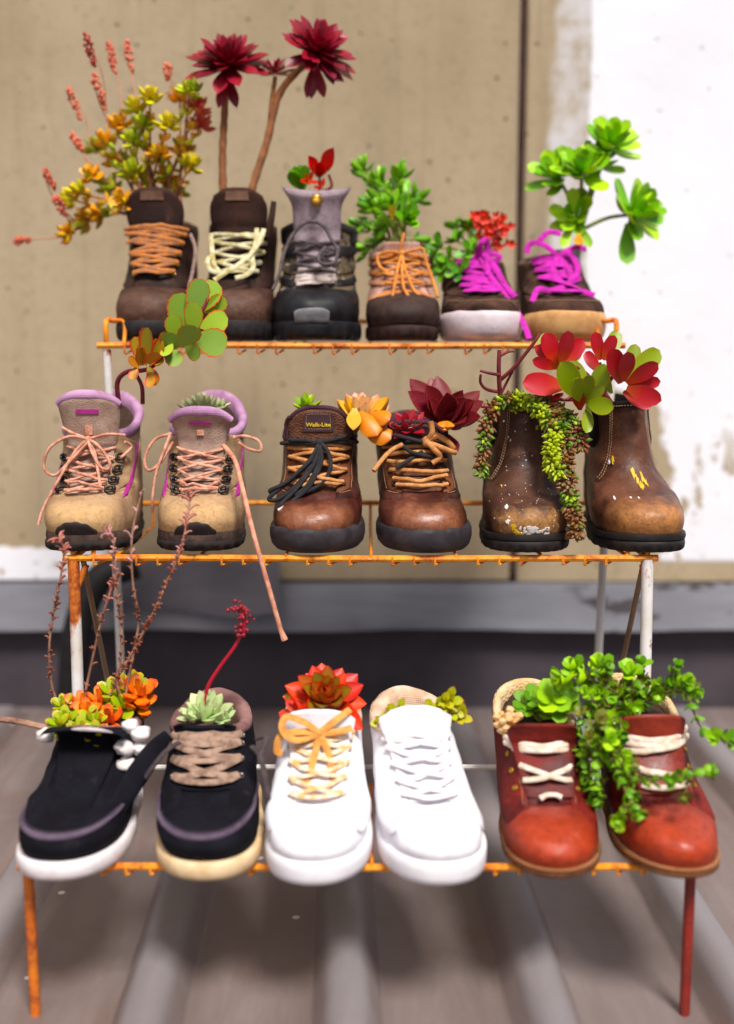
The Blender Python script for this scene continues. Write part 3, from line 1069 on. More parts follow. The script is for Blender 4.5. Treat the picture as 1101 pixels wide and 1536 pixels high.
s.laces(LG, rows[:5], xw, 0.0095, 0.0028, 0.5, 'x')
s.strand('loose_lace', LG, [(-0.034, 0.074, 0.150), (-0.031, 0.060, 0.122), (-0.027, 0.046, 0.106), (-0.020, 0.040, 0.096), (-0.030, 0.036, 0.098), (-0.036, 0.046, 0.112), (-0.030, 0.060, 0.12)], 0.0034, 0.4, (0, -1, .3))
s.strand('loose_lace', LG, [(0.040, 0.078, 0.157), (0.036, 0.060, 0.140), (0.022, 0.044, 0.118), (0.006, 0.034, 0.104), (-0.010, 0.028, 0.094), (-0.024, 0.022, 0.084)], 0.0034, 0.4, (0, -1, .3))
s.strand('loose_lace', LG, [(0.030, 0.080, 0.158), (0.030, 0.062, 0.138), (0.026, 0.048, 0.116), (0.028, 0.036, 0.101), (0.018, 0.030, 0.091), (0.004, 0.028, 0.087)], 0.0034, 0.4, (0, -1, .3))
b = MB()
b.tube(spline([(0.044, 0.095, 0.150), (0.050, 0.088, 0.172), (0.054, 0.086, 0.196)], 6), lambda f: 0.006 - 0.002 * f, 10, flat=1)
b.build('collar_flap', m_leather('flap_leather', C(48, 30, 24), C(78, 52, 40), None, 0, 0.7), s.root)
T2 = s

# ---- top row 3: black hiking boot with lilac-grey flared tongue
s = Shoe('hiking_boot', 'black hiking boot with flared lilac grey tongue and a yellow button', None, 475, 1.556, 0.707, TALL, s=(1.20, 1.0, 0.97), side=-1)
cam_m = NT('dirty_camouflage_mesh')
a1 = cam_m.noise(55, 4, 0.6)
a2 = cam_m.noise(40, 4, 0.6, cam_m.scaled((1, 1, 2.2)))
cc = cam_m.mix(cam_m.ramp(a1, 0.42, 0.52), C(40, 34, 28), C(98, 82, 56))
cc = cam_m.mix(cam_m.ramp(a2, 0.60, 0.66), cc, C(196, 180, 172))
cam_m.col(cc); cam_m.rough(0.85); cam_m.bump(cam_m.voro(420), 0.6, 0.0015)
BLK = m_rubber('black_rubber', C(20, 19, 22), C(34, 32, 36), 0.5, C(72, 64, 58), dirt_lo=0.62)
s.upper(cam_m.mat)
s.patch('toe_cap', BLK, -1.35, 1.35, 0.0, lambda u: 0.43 - 0.09 * (u / 1.35) ** 2, 0.0, 0.0028)
s.patch('toe_bumper', m_rubber('grey_rubber', C(96, 94, 98), C(128, 126, 130), 0.6), -0.34, 0.34, lambda u: 0.03, lambda u: 0.145 - 0.03 * (u / 0.34) ** 4, 0.002, 0.0065, nv=8)
for sg in (-1, 1):
    for k, (ta, tb) in enumerate(((0.46, 0.53), (0.58, 0.65), (0.70, 0.77))):
        ua, ub = (0.55, 1.5) if sg > 0 else (-1.5, -0.55)
        s.patch('overlay_strap', BLK if k != 1 else cam_m.mat, ua, ub, ta, tb, 0.0, 0.0030, nu=14, nv=5)
    ua, ub = (0.95, 2.9) if sg > 0 else (-2.9, -0.95)
    s.patch('quarter', BLK, ua, ub, 0.80, 0.985, 0.0, 0.0036, nu=30, nv=6)
s.sole('sole', BLK, SOLE_ROUND, 0.0045, 0.028, 0.026, lug=24)
s.collar(m_fabric('black_lining', C(38, 34, 36), C(60, 54, 56)), 1.3, soil=SOIL)
LIL = m_fabric('lilac_grey_mesh', C(176, 158, 166), C(142, 122, 130), 700, 0.9, C(108, 88, 88), 0.25, 0.8, 'dots')
s.tongue(LIL, ext=0.052, lean=-0.014, hw=(0.026, 0.032, 0.034, 0.036, 0.050), t0=0.58, th=0.013, sag=0.010, curve=6)
b = MB()
p, n = s.on_tongue(0, 0.86, 0.001), s.TN(0, 0.86)
a = n.orthogonal().normalized(); c_ = n.cross(a)
b.tube([p - n * .001, p + n * .0015, p + n * .003], lambda f: 0.0088 - 0.002 * f * f, 16)
bt = b.build('button', BRASS, s.root, 40)
b = MB(); b.ball(p + n * .0025, 0.0058, 12, 6); b.build('button_centre', m_plain('yellow_enamel', C(214, 160, 40), 0.4), bt)
rows = [0.48, 0.56, 0.64, 0.72, 0.80]
xw = lambda t: 0.026 + 0.006 * (t - 0.5)
GL = m_lace('dark_grey_lace', C(66, 56, 58), C(92, 80, 80))
s.laces(GL, rows[1:], xw, 0.008, 0.0024, 0.8, 'x')
bx = MB()
for t_, w_ in ((0.455, 0.024), (0.50, 0.026), (0.545, 0.024), (0.60, 0.020)):
    p, n = s.lace_path(t_, -w_, t_ + 0.012, w_, 0.0075, 0.0015); bx.tube(p, 0.0044, 8, n, 0.45)
bx.build('webbing_loop', m_fabric('dirty_white_webbing', C(206, 190, 186), C(150, 134, 124), 900, 0.9, C(84, 70, 58), 0.3), s.root, 80)
s.strand('loose_lace', GL, [(0.0, 0.078, 0.166), (-0.016, 0.070, 0.164), (-0.032, 0.062, 0.148), (-0.044, 0.045, 0.12), (-0.050, 0.03, 0.09), (-0.058, 0.02, 0.07)], 0.0026)
s.strand('loose_lace', GL, [(0.0, 0.078, 0.166), (0.012, 0.068, 0.158), (0.022, 0.058, 0.140), (0.030, 0.046, 0.124), (0.026, 0.036, 0.108), (0.010, 0.036, 0.106), (0.004, 0.044, 0.116), (0.014, 0.054, 0.13)], 0.0026)
T3 = s

# ---- top row 4: tan approach shoe with dark rubber toe
s = Shoe('walking_shoe', 'tan and orange walking shoe with a dark rubber toe on the top shelf', None, 603, 1.556, 0.707, BOOT, s=(1.02, 0.98, 0.95), side=1)
TAN = m_leather('dirty_tan_suede', C(150, 92, 60), C(206, 146, 104), C(226, 178, 150), 0.4, 0.85, bumps=0.3)
ORG = m_leather('orange_tan_suede', C(176, 102, 46), C(212, 140, 78), C(150, 92, 56), 0.4, 0.85)
PNK = m_fabric('pink_beige_mesh', C(196, 156, 144), C(168, 124, 108), 700, 0.9, C(120, 84, 70), 0.4)
s.upper(PNK)
TOE = m_rubber('dark_toe_rubber', C(44, 30, 27), C(66, 46, 40), 0.7, C(94, 66, 52), dirt_lo=0.62)
s.patch('toe_cap', TOE, -1.3, 1.3, 0.0, lambda u: 0.50 - 0.22 * (u / 1.3) ** 2, 0.0, 0.0034)
s.patch('toe_trim', ORG, -1.34, 1.34, lambda u: 0.48 - 0.22 * (u / 1.3) ** 2, lambda u: 0.54 - 0.20 * (u / 1.3) ** 2, 0.0, 0.0026, nv=5)
for sg in (-1, 1):
    for k, (ta, tb) in enumerate(((0.57, 0.62), (0.67, 0.73), (0.78, 0.84), (0.89, 0.97))):
        ua, ub = (0.48, 1.9) if sg > 0 else (-1.9, -0.48)
        s.patch('overlay_strap', (TAN, ORG, TAN, ORG)[k], ua, ub, lambda u, ta=ta: ta - 0.05 * (abs(u) - .48), lambda u, tb=tb: tb - 0.05 * (abs(u) - .48), 0.0, 0.0034, nu=16, nv=5)
s.sole('sole', TOE, SOLE_ROUND, 0.0016, 0.024, 0.021, lug=22)
s.collar(PNK, 1.0, soil=SOIL)
s.tongue(PNK, ext=0.016, lean=-0.003, hw=(0.024, 0.026, 0.028, 0.026), t0=0.6, th=0.006)
rows = [0.56, 0.66, 0.76, 0.86, 0.93]
xw = lambda t: 0.023 + 0.006 * (t - 0.5)
OL = m_lace('orange_lace', C(226, 148, 62), C(196, 114, 44))
bx = s.laces(OL, rows, xw, 0.008, 0.0021, 0.9, 'x', build=False)
cpt = s.at(0, 0.95, 0.014)
cz, cy = cpt.z, cpt.y
for e in ([(0, cy, cz), (0.016, cy - .006, cz + .004), (0.030, cy - .004, cz + .006), (0.034, cy - .006, cz - .010), (0.044, cy - .02, cz - .040), (0.050, cy - .03, cz - .062)],
          [(0, cy, cz), (0.004, cy - .018, cz - .022), (0.016, cy - .036, cz - .052), (0.028, cy - .044, cz - .066), (0.016, cy - .05, cz - .068), (0.002, cy - .040, cz - .050), (0.0, cy - .012, cz - .016)],
          [(0, cy, cz), (-0.006, cy - .016, cz - .022), (-0.012, cy - .036, cz - .052), (-0.016, cy - .048, cz - .074)],
          [(0, cy, cz), (-0.02, cy - .002, cz + .002), (-0.034, cy + .002, cz - .004), (-0.030, cy - .006, cz - .02), (-0.012, cy - .012, cz - .030)],
          [(-.004, cy, cz - .003), (0, cy - .003, cz + .014), (0.003, cy + .003, cz + .028)]):
    p = spline(e, 8)
    bx.tube(p, 0.0023, 8)
bx.ball((0, cy - .001, cz), 0.005, 8, 6)
bx.build('lace', OL, s.root, 80)
T4 = s

# ---- top row 5 and 6: brown canvas sneakers, magenta laces
MAG = m_lace('magenta_lace', C(206, 26, 178), C(166, 18, 140))
def canvas_sneaker(px, label, rub, yaw, side, lean=0.0):
    s = Shoe('sneaker', label, 'pair of brown sneakers with magenta laces', px, 1.556, 0.707, LOW, yaw=yaw, s=(1.12, 0.98, 1.12), side=side, lean=lean)
    cv = m_fabric('brown_canvas' + str(px), C(46, 29, 24), C(80, 56, 45), 900, 0.95, C(104, 80, 64), 0.3)
    s.upper(cv)
    for sg in (-1, 1):
        ua, ub = ((lambda v: 0.40 + 0.1 * v), 2.8) if sg > 0 else (-2.8, (lambda v: -(0.40 + 0.1 * v)))
        s.patch('quarter', cv, ua, ub, 0.46, 0.975, 0.0, 0.0026, nu=30)
    s.sole('sole', rub, [(-0.010, 0.0), (-0.004, 0.05), (0.0, 0.2), (0.0024, 0.45), (0.0026, 0.7), (0.0010, 0.88), (-0.0025, 0.97), (-0.008, 1.0)], 0.0045, 0.030, 0.041)
    s.stitches(STITCH, s.line(lambda f: (-1.2 + 2.4 * f, 0.30), 60, 0.0012), r=0.0004)
    s.collar(m_fabric('sneaker_lining', C(84, 62, 54), C(120, 96, 84)), 0.8, soil=SOIL)
    return s
WR = m_rubber('scuffed_white_rubber', C(222, 208, 214), C(206, 188, 192), 0.55, C(168, 132, 118), dirt_lo=0.60)
TR = m_rubber('stained_tan_rubber', C(214, 166, 108), C(190, 138, 84), 0.6, C(150, 98, 62), dirt_lo=0.58)
s = canvas_sneaker(722, 'brown sneaker with magenta laces and a dirty white rubber toe', WR, 0.0, 1)
rows = [0.50, 0.58, 0.66, 0.75, 0.85, 0.94]
xw = lambda t: 0.025 + 0.010 * (t - 0.5)
bx = s.laces(MAG, rows, xw, 0.006, 0.0042, 0.35, 'xb', build=False, jit=0.001)
cpt = s.at(0, 0.96, 0.012); cy, cz = cpt.y, cpt.z
for e in ([(0.004, cy, cz), (0.014, cy - .026, cz - .026), (0.034, cy - .060, cz - .058), (0.052, cy - .105, cz - .092), (0.060, cy - .128, cz - .118)],
          [(0.004, cy, cz + .008), (0.022, cy - .020, cz - .014), (0.036, cy - .046, cz - .044), (0.048, cy - .064, cz - .06)],
          [(0.0, cy, cz), (0.004, cy - .014, cz + .018), (0.012, cy - .01, cz + .022), (0.014, cy - .006, cz + .002), (0.012, cy - .03, cz - .028)],
          [(0.0, cy, cz), (0.020, cy - .002, cz + .004), (0.036, cy + .004, cz - .002)]):
    p = spline(e, 8)
    bx.tube(p, 0.0040, 8, [Vector((0, -1, .3))] * len(p), 0.28)
bx.build('lace', MAG, s.root, 80)
T5 = s
s = canvas_sneaker(851, 'brown sneaker with magenta laces and a tan stained rubber toe', TR, 0.03, -1)
bx = s.laces(MAG, rows[:1] + rows[2:], xw, 0.006, 0.0042, 0.35, 'xb', build=False, jit=0.002)
cpt = s.at(0, 0.90, 0.012); cy, cz = cpt.y, cpt.z
for e in ([(0.0, cy, cz), (-0.022, cy - .002, cz + .016), (-0.040, cy + .004, cz + .018), (-0.046, cy + .002, cz + .004)],
          [(0.0, cy, cz), (0.014, cy - .030, cz - .030), (0.0, cy - .050, cz - .046), (-0.02, cy - .062, cz - .052), (-0.040, cy - .066, cz - .05), (-0.050, cy - .08, cz - .068)],
          [(0.0, cy, cz), (-0.010, cy - .022, cz - .024), (0.006, cy - .046, cz - .046), (0.030, cy - .056, cz - .054), (0.040, cy - .064, cz - .058)],
          [(0.0, cy, cz), (0.016, cy - .006, cz + .004), (0.026, cy - .016, cz - .02), (0.016, cy - .032, cz - .034)],
          [(0.0, cy, cz), (0.024, cy - .002, cz + .012), (0.042, cy + .004, cz + .010)],
          [(-0.03, cy, cz + .02), (-0.014, cy + .004, cz + .034), (0.004, cy + .004, cz + .032)]):
    p = spline(e, 8)
    bx.tube(p, 0.0042, 8, [Vector((0, -1, .3))] * len(p), 0.28)
bx.build('lace', MAG, s.root, 80)
T6 = s

# ---- middle row 1 and 2: beige hikers with lilac padding and peach laces
NUB = m_leather('beige_nubuck', C(134, 102, 76), C(180, 146, 110), C(204, 172, 136), 0.5, 0.9, bumps=0.35, worn2=C(122, 92, 74), spec=0.2, toe=(C(206, 166, 112), 0.015, 0.06, 0.052, 0.07, 0.7))
GRY = m_fabric('taupe_mesh', C(150, 122, 108), C(176, 148, 132), 800, 0.9, C(120, 94, 84), 0.25, 0.6, 'dots')
LILP = m_fabric('lilac_padding', C(190, 146, 182), C(160, 116, 150), 900, 0.9, C(140, 100, 120), 0.2, 0.4)
MAGP = m_plain('magenta_panel', C(176, 40, 140), 0.6)
PEACH = m_lace('peach_lace', C(224, 164, 138), C(178, 112, 86))
def beige_boot(px, label, side, lean, yaw=0.0, ext=0.03, tl=-0.014):
    s = Shoe('hiking_boot', label, 'pair of beige hiking boots with peach laces', px, 1.338, 0.4535, HIKER, yaw=yaw, s=(1.04, 1.0, 1.0), side=side, lean=lean, dip=0.012)
    s.upper(GRY)
    s.patch('vamp', NUB, -1.75, 1.75, 0.0, lambda u: 0.50 - 0.10 * (u / 1.7) ** 2, 0.0, 0.0020)
    for sg in (-1, 1):
        ua, ub = ((lambda v: 0.46 + 0.06 * v), 1.35) if sg > 0 else (-1.35, (lambda v: -(0.46 + 0.06 * v)))
        s.patch('eyelet_stay', NUB, ua, ub, lambda u: 0.44 + 0.05 * (abs(u) - .46), lambda u: 0.965 - 0.30 * max(0, abs(u) - .75), 0.0, 0.0036, nu=16)
        ua, ub = (1.5, 3.0) if sg > 0 else (-3.0, -1.5)
        s.patch('heel_panel', NUB, ua, ub, 0.0, lambda u: 0.60 + 0.2 * (abs(u) - 1.5), 0.0, 0.0030, nu=20)
        fa, fb = (lambda v: 1.06 + .34 * v ** 1.6), (lambda v: 1.22 + .26 * v ** 1.3)
        ua, ub = (fa, fb) if sg > 0 else ((lambda v: -fb(v)), (lambda v: -fa(v)))
        s.patch('side_flash', MAGP, ua, ub, 0.34, 0.74, 0.0, 0.0044, nu=6, nv=16)
    s.patch('toe_bumper', m_rubber('worn_black_toe', C(34, 27, 27), C(54, 42, 40), 0.7, C(120, 86, 62), dirt_lo=0.60), -0.46, 0.46, 0.0, lambda u: 0.045 + 0.085 * max(0.0, math.cos(u / .46 * pi / 2)) ** 0.8 + 0.004 * math.sin(u * 31), 0.0005, 0.0036, nu=60, nv=9)
    s.sole('midsole', m_rubber('taupe_midsole', C(66, 50, 45), C(98, 76, 64), 0.8, C(34, 26, 25), dirt_lo=0.46), [(-0.004, 0.0), (0.0, 0.1), (0.0012, 0.5), (0.0, 0.9), (-0.004, 1.0)], 0.0035, 0.030, 0.025, z0=0.010)
    s.sole('outsole', m_rubber('black_tread', C(28, 23, 23), C(48, 40, 38), 0.8, C(96, 72, 56), dirt_lo=0.6), SOLE_ROUND, 0.0040, 0.013, 0.013, lug=20, lug_d=0.004)
    s.collar(LILP, 1.1, soil=SOIL, depth=0.05)
    ton = s.tongue(GRY, ext=ext, lean=tl, hw=(0.024, 0.030, 0.037, 0.040), t0=0.60, th=0.010, droop=0.014, corner=3, curve=6)
    # lilac roll along the tongue's top edge
    b = MB()
    b.tube([s.T(-0.98 + 1.96 * i / 20, 0.985) + Vector((0, 0.002, 0.001)) for i in range(21)], lambda f: 0.0072 * (0.6 + 0.4 * math.sin(pi * f)), 10)
    b.build('tongue_roll', LILP, ton, 80)
    s.tpatch('tongue_badge', MAGP, -0.36, 0.36, 0.76, 0.82, 0.0014, round_=0.2)
    s.tpatch('lace_keeper', PEACH, -0.12, 0.12, 0.50, 0.62, 0.0016)
    rows = [0.48, 0.56, 0.645, 0.73, 0.82]
    xw = lambda t: 0.022 + 0.010 * (t - 0.5)
    s.hooks(GUN, rows[:4], lambda t: xw(t) + 0.006)
    # stitched seams
    s.stitches(STITCH, s.line(lambda f: (-1.5 + 3.0 * f, 0.475 - 0.10 * ((-1.5 + 3 * f) / 1.7) ** 2), 60, 0.0026))
    return s, rows, xw
s, rows, xw = beige_boot(136, 'beige hiking boot with peach bow at the left end of the middle shelf', -1, -0.04, 0.0, 0.050, -0.008)
bx = s.laces(PEACH, rows, xw, 0.0085, 0.0020, 0.8, 'x', build=False, jit=0.002)
s.k_bow = None
cpt = s.at(0, 0.93, 0.016); cx_, cy, cz = cpt.x, cpt.y, cpt.z
def bow(bx, c, curves, r=0.0020, knot=0.0048):
    for e in curves:
        bx.tube(spline([(c[0] + a, c[1] + b_, c[2] + d) for a, b_, d in e], 8), r, 8)
    bx.ball(c, knot, 8, 6)
bow(bx, (cx_, cy, cz), [
    [(0, 0, 0), (-.022, -.008, .004), (-.046, -.012, -.010), (-.054, -.012, -.034), (-.040, -.016, -.044), (-.022, -.016, -.028), (0, -.004, -.004)],
    [(0, 0, 0), (.014, -.012, -.006), (.028, -.018, -.022), (.030, -.018, -.034), (.020, -.020, -.034), (.008, -.014, -.016), (0, -.002, 0)],
    [(0, 0, 0), (.010, -.010, -.016), (.018, -.026, -.046), (.022, -.034, -.066)],
    [(0, 0, 0), (-.014, -.010, -.014), (-.034, -.024, -.05), (-.052, -.030, -.084), (-.058, -.034, -.104)],
    [(0, 0, 0), (.024, .002, .006), (.044, .012, .004)], [(0, 0, 0), (-.020, .0, .008), (-.034, .008, .014)],
    [(.044, .012, -.004), (.05, .02, -.012), (.040, .0, -.024)]])
bx.build('lace', PEACH, s.root, 80)
M1 = s
s, rows, xw = beige_boot(298, 'beige hiking boot with one long loose peach lace hanging below the shelf', 1, 0.0)
bx = s.laces(PEACH, rows, xw, 0.0085, 0.0020, 0.8, 'x', build=False, jit=0.002)
cpt = s.at(0, 0.86, 0.012)
cx_, cy, cz = cpt.x, cpt.y, cpt.z
bow(bx, (cx_ - .040, cy + .012, cz + .012), [
    [(0, 0, 0), (-.018, -.010, -.006), (-.030, -.016, -.028), (-.026, -.020, -.044), (-.012, -.016, -.036), (.004, -.004, -.010)],
    [(0, 0, 0), (-.006, -.014, -.020), (-.016, -.022, -.050), (-.020, -.026, -.080), (-.022, -.020, -.098)]], knot=0.003)
bow(bx, (cx_ + .042, cy + .010, cz + .008), [
    [(0, 0, 0), (.014, -.004, .002), (.032, -.008, -.004), (.034, -.010, -.016), (.020, -.010, -.014), (.006, -.006, -.006)]], knot=0.003)
bx.build('lace', PEACH, s.root, 80)
LL = m_lace('peach_fleck_lace', C(224, 160, 130), C(190, 112, 90), 420)
w2l = lambda p: Vector(p) - Vector(s.root.location)
s.strand('long_lace', LL, [w2l(P(335, 668, 1.415)), w2l(P(352, 690, 1.395)), w2l(P(362, 725, 1.37)), w2l(P(380, 800, 1.325)), w2l(P(400, 870, 1.318)), w2l(P(421, 945, 1.316))], 0.0030)
b = MB()
e0, e1 = w2l(P(421, 945, 1.316)), w2l(P(427, 960, 1.316))
b.tube([e0, e0.lerp(e1, .5), e1], lambda f: 0.0028 + 0.0014 * f, 8)
b.build('lace_end', LL, s.root)
M2 = s

# ---- middle row 3 and 4: dark brown leather walking boots with wrap-around grey soles
BRN = m_leather('oiled_brown_leather', C(42, 18, 17), C(82, 38, 27), C(128, 74, 46), 0.28, 0.38, 480, 0.35, spec=0.7)
BRN2 = m_leather('brown_vamp_scuffed', C(50, 20, 18), C(92, 40, 26), C(150, 96, 62), 0.30, 0.36, 480, 0.35, spec=0.7, toe=(C(176, 108, 66), 0.012, 0.055, 0.050, 0.072, 0.62))
FAC = m_leather('brown_facing', C(78, 40, 24), C(128, 70, 36), C(150, 92, 50), 0.5, 0.55)
TGM = m_fabric('brown_tongue_mesh', C(90, 56, 42), C(124, 82, 58), 430, 0.85, C(60, 36, 32), 0.35, 0.9, 'dots')
BIND = m_fabric('purple_brown_binding', C(58, 34, 44), C(76, 48, 56), 900)
WRAP = m_rubber('charcoal_wrap_sole', C(44, 39, 43), C(60, 54, 58), 0.6, C(86, 76, 74), dirt_lo=0.62)
PATCHM = m_leather('plum_label', C(58, 38, 44), C(76, 52, 58), None, 0, 0.55)
YTX = m_plain('yellow_print', C(240, 196, 30), 0.6, 0, 0.05)
TANL = m_lace('tan_lace', C(206, 146, 84), C(172, 108, 56))
BLL = m_lace('black_lace', C(22, 20, 24), C(40, 36, 40))
def brown_boot(px, label, side, lean, yaw=0.0, ext=0.042):
    s = Shoe('walking_boot', label, 'pair of brown leather walking boots in the middle of the rack', px, 1.338, 0.4535, BOOT, yaw=yaw, s=(1.06, 1.0, 0.99), side=side, lean=lean, dip=0.010, spring=0.003)
    s.upper(TGM)
    s.patch('vamp', BRN2, -1.7, 1.7, 0.0, lambda u: 0.505 - 0.12 * (u / 1.7) ** 2, 0.0, 0.0020, nu=50)
    for sg in (-1, 1):
        ua, ub = ((lambda v: 0.50 + 0.10 * v), 3.05) if sg > 0 else (-3.05, (lambda v: -(0.50 + 0.10 * v)))
        s.patch('quarter', BRN, ua, ub, lambda u: 0.40 - 0.10 * smooth(.5, 1.5, abs(u)), 0.97, 0.0, 0.0034, nu=40)
        ua, ub = ((lambda v: 0.51 + 0.10 * v), (lambda v: 0.95 + 0.05 * v)) if sg > 0 else ((lambda v: -(0.95 + 0.05 * v)), (lambda v: -(0.51 + 0.10 * v)))
        s.patch('eyelet_facing', FAC, ua, ub, 0.46, 0.975, 0.003, 0.0054, nu=12)
        pth = s.line(lambda f, sg=sg: (sg * (1.02 + 0.05 * f), 0.46 + 0.50 * f), 40, 0.0040)
        s.stitches(STITCH, pth)
        pth = s.line(lambda f, sg=sg: (sg * (0.62 + 0.40 * f), 0.455 - 0.02 * f), 20, 0.0042)
        s.stitches(STITCH, pth)
    s.sole('sole', WRAP, [(-0.010, 0.0), (-0.004, 0.05), (0.0005, 0.22), (0.0026, 0.5), (0.0026, 0.78), (0.001, 0.94), (-0.0035, 1.0)], 0.0070, 0.032, 0.031, wave=0.0016)
    s.collar(BIND, 1.4, soil=SOIL, depth=0.05)
    ton = s.tongue(TGM, ext=ext, lean=-0.006, hw=(0.026, 0.032, 0.039, 0.041, 0.036), t0=0.62, th=0.011, droop=0.014, corner=3.0, curve=5)
    b = MB()
    edge = [s.T(-1, v) for v in (0.55, 0.65, 0.75, 0.85, 0.93)] + [s.T(-1 + 2 * i / 16, 1.0) for i in range(17)] + [s.T(1, v) for v in (0.93, 0.85, 0.75, 0.65, 0.55)]
    b.tube(edge, 0.0034, 8)
    b.build('tongue_binding', BIND, ton, 80)
    lab = s.tpatch('label_patch', PATCHM, -0.44, 0.44, 0.64, 0.93, 0.0014, n=12)
    return s, lab
s, lab = brown_boot(476, 'brown leather boot with black bow and a Walk-Lite tongue label', -1, 0.004)
s.text('Walk-Lite', YTX, -0.36, 0.36, 0.72, 0.058, 0.0024, lab)
edge = [s.on_tongue(a, v, 0.0016) for a, v in [(-.36, .68), (-.36, .80), (-.36, .91), (0, .91), (.36, .91), (.36, .80), (.36, .68), (0, .68), (-.36, .68)]]
s.stitches(STITCH, edge, r=0.0003)
rows = [0.52, 0.62, 0.72, 0.82, 0.92]
xw = lambda t: 0.028 + 0.012 * (t - 0.5)
s.eyelets(GUN, rows, lambda t: xw(t) + .002, off=0.006)
s.laces(TANL, rows, xw, 0.010, 0.0026, 0.85, 'x')
bx = MB()
p, n = s.lace_path(0.92, -0.036, 0.93, 0.036, 0.016, 0.002); bx.tube(p, 0.0026, 8)
cpt = s.at(0, 0.90, 0.018); c0 = (cpt.x + 0.004, cpt.y, cpt.z)
bow(bx, c0, [
    [(0, 0, 0), (-.010, -.016, -.018), (-.030, -.028, -.040), (-.056, -.036, -.060), (-.062, -.036, -.068), (-.048, -.038, -.066), (-.022, -.030, -.044), (0, -.006, -.008)],
    [(0, 0, 0), (.010, -.012, -.010), (.014, -.020, -.028), (.004, -.032, -.048), (-.020, -.038, -.060), (-.028, -.038, -.062), (-.014, -.034, -.050), (0, -.016, -.022), (0, 0, 0)],
    [(0, 0, 0), (-.006, -.018, -.024), (-.024, -.034, -.050), (-.044, -.044, -.070), (-.052, -.046, -.078)],
    [(0, 0, 0), (.002, -.018, -.024), (-.012, -.036, -.052), (-.034, -.044, -.070)],
    [(0, 0, 0), (.020, .002, .004), (.036, .010, .008)], [(0, 0, 0), (-.020, .002, .002), (-.040, .010, .002)],
    [(-.058, -.034, -.060), (-.060, -.036, -.056), (-.040, -.034, -.046), (-.010, -.02, -.02)]], r=0.0027, knot=0.006)
lc = bx.build('bow_lace', BLL, s.root, 80)
b = MB()
a0 = Vector(c0) + Vector((-.034, -.046, -.071)); a1 = a0 + Vector((-.016, -.006, -.008))
b.tube([a0, a0.lerp(a1, .5), a1], 0.0020, 8); b.build('aglet', m_plain('white_aglet', C(214, 190, 186), 0.3), lc)
M3 = s
s, lab = brown_boot(640, 'brown leather boot with knotted tan lace beneath dark red rosettes', 1, -0.09, 0.02, 0.024)
s.text('W', YTX, -0.05, 0.08, 0.71, 0.05, 0.0022, lab)
b = MB()
b.tube(spline([s.on_tongue(a, v, 0.0018) for a, v in ((-.05, .90), (-.15, .89), (-.16, .86), (-.06, .855), (-.04, .83), (-.14, .815))], 5), 0.0005, 6)
b.build('label_mark', m_plain('grey_print', C(170, 160, 160), 0.6), lab)
s.eyelets(GUN, rows, lambda t: xw(t) + .002, off=0.006)
bx = s.laces(TANL, [0.50, 0.555, 0.61, 0.68, 0.75, 0.83], xw, 0.0105, 0.0028, 0.85, 'bar', build=False, jit=0.002)
cpt = s.at(0, 0.92, 0.020); c0 = (cpt.x + 0.010, cpt.y, cpt.z)
bow(bx, c0, [
    [(-.002, 0, 0), (.006, -.006, .012), (.004, -.006, .026)], [(0, 0, 0), (.016, -.008, -.006), (.030, -.004, -.012), (.036, .004, -.014)],
    [(0, 0, 0), (.008, -.012, -.008), (.016, -.008, -.018), (.006, -.01, -.026)], [(0, 0, 0), (.012, -.006, .008), (.024, -.004, .002), (.034, .0, -.008)]], r=0.0036, knot=0.0075)
bx.ball((c0[0] + .012, c0[1] - .004, c0[2] - .010), 0.006, 8, 6)
bx.build('lace', TANL, s.root, 80)
bx = MB()
p, n = s.lace_path(0.90, -0.034, 0.93, 0.030, 0.017, 0.002); bx.tube(p, 0.0026, 8)
bow(bx, (c0[0] - .036, c0[1] + .006, c0[2] + .002), [
    [(0, 0, 0), (-.006, -.006, .006), (.008, -.012, .004), (.03, -.01, -.002)], [(0, 0, 0), (.012, -.016, -.012), (.03, -.016, -.018), (.05, -.012, -.022)],
    [(.03, -.01, -.014), (.012, -.018, -.024), (-.004, -.022, -.034)]], r=0.0026, knot=0.004)
bx.build('bow_lace', BLL, s.root, 80)
s.strand('loose_lace', TANL, [(-0.030, 0.075, 0.128), (-0.044, 0.06, 0.122), (-0.056, 0.045, 0.112), (-0.066, 0.034, 0.100)], 0.0030)
M4 = s

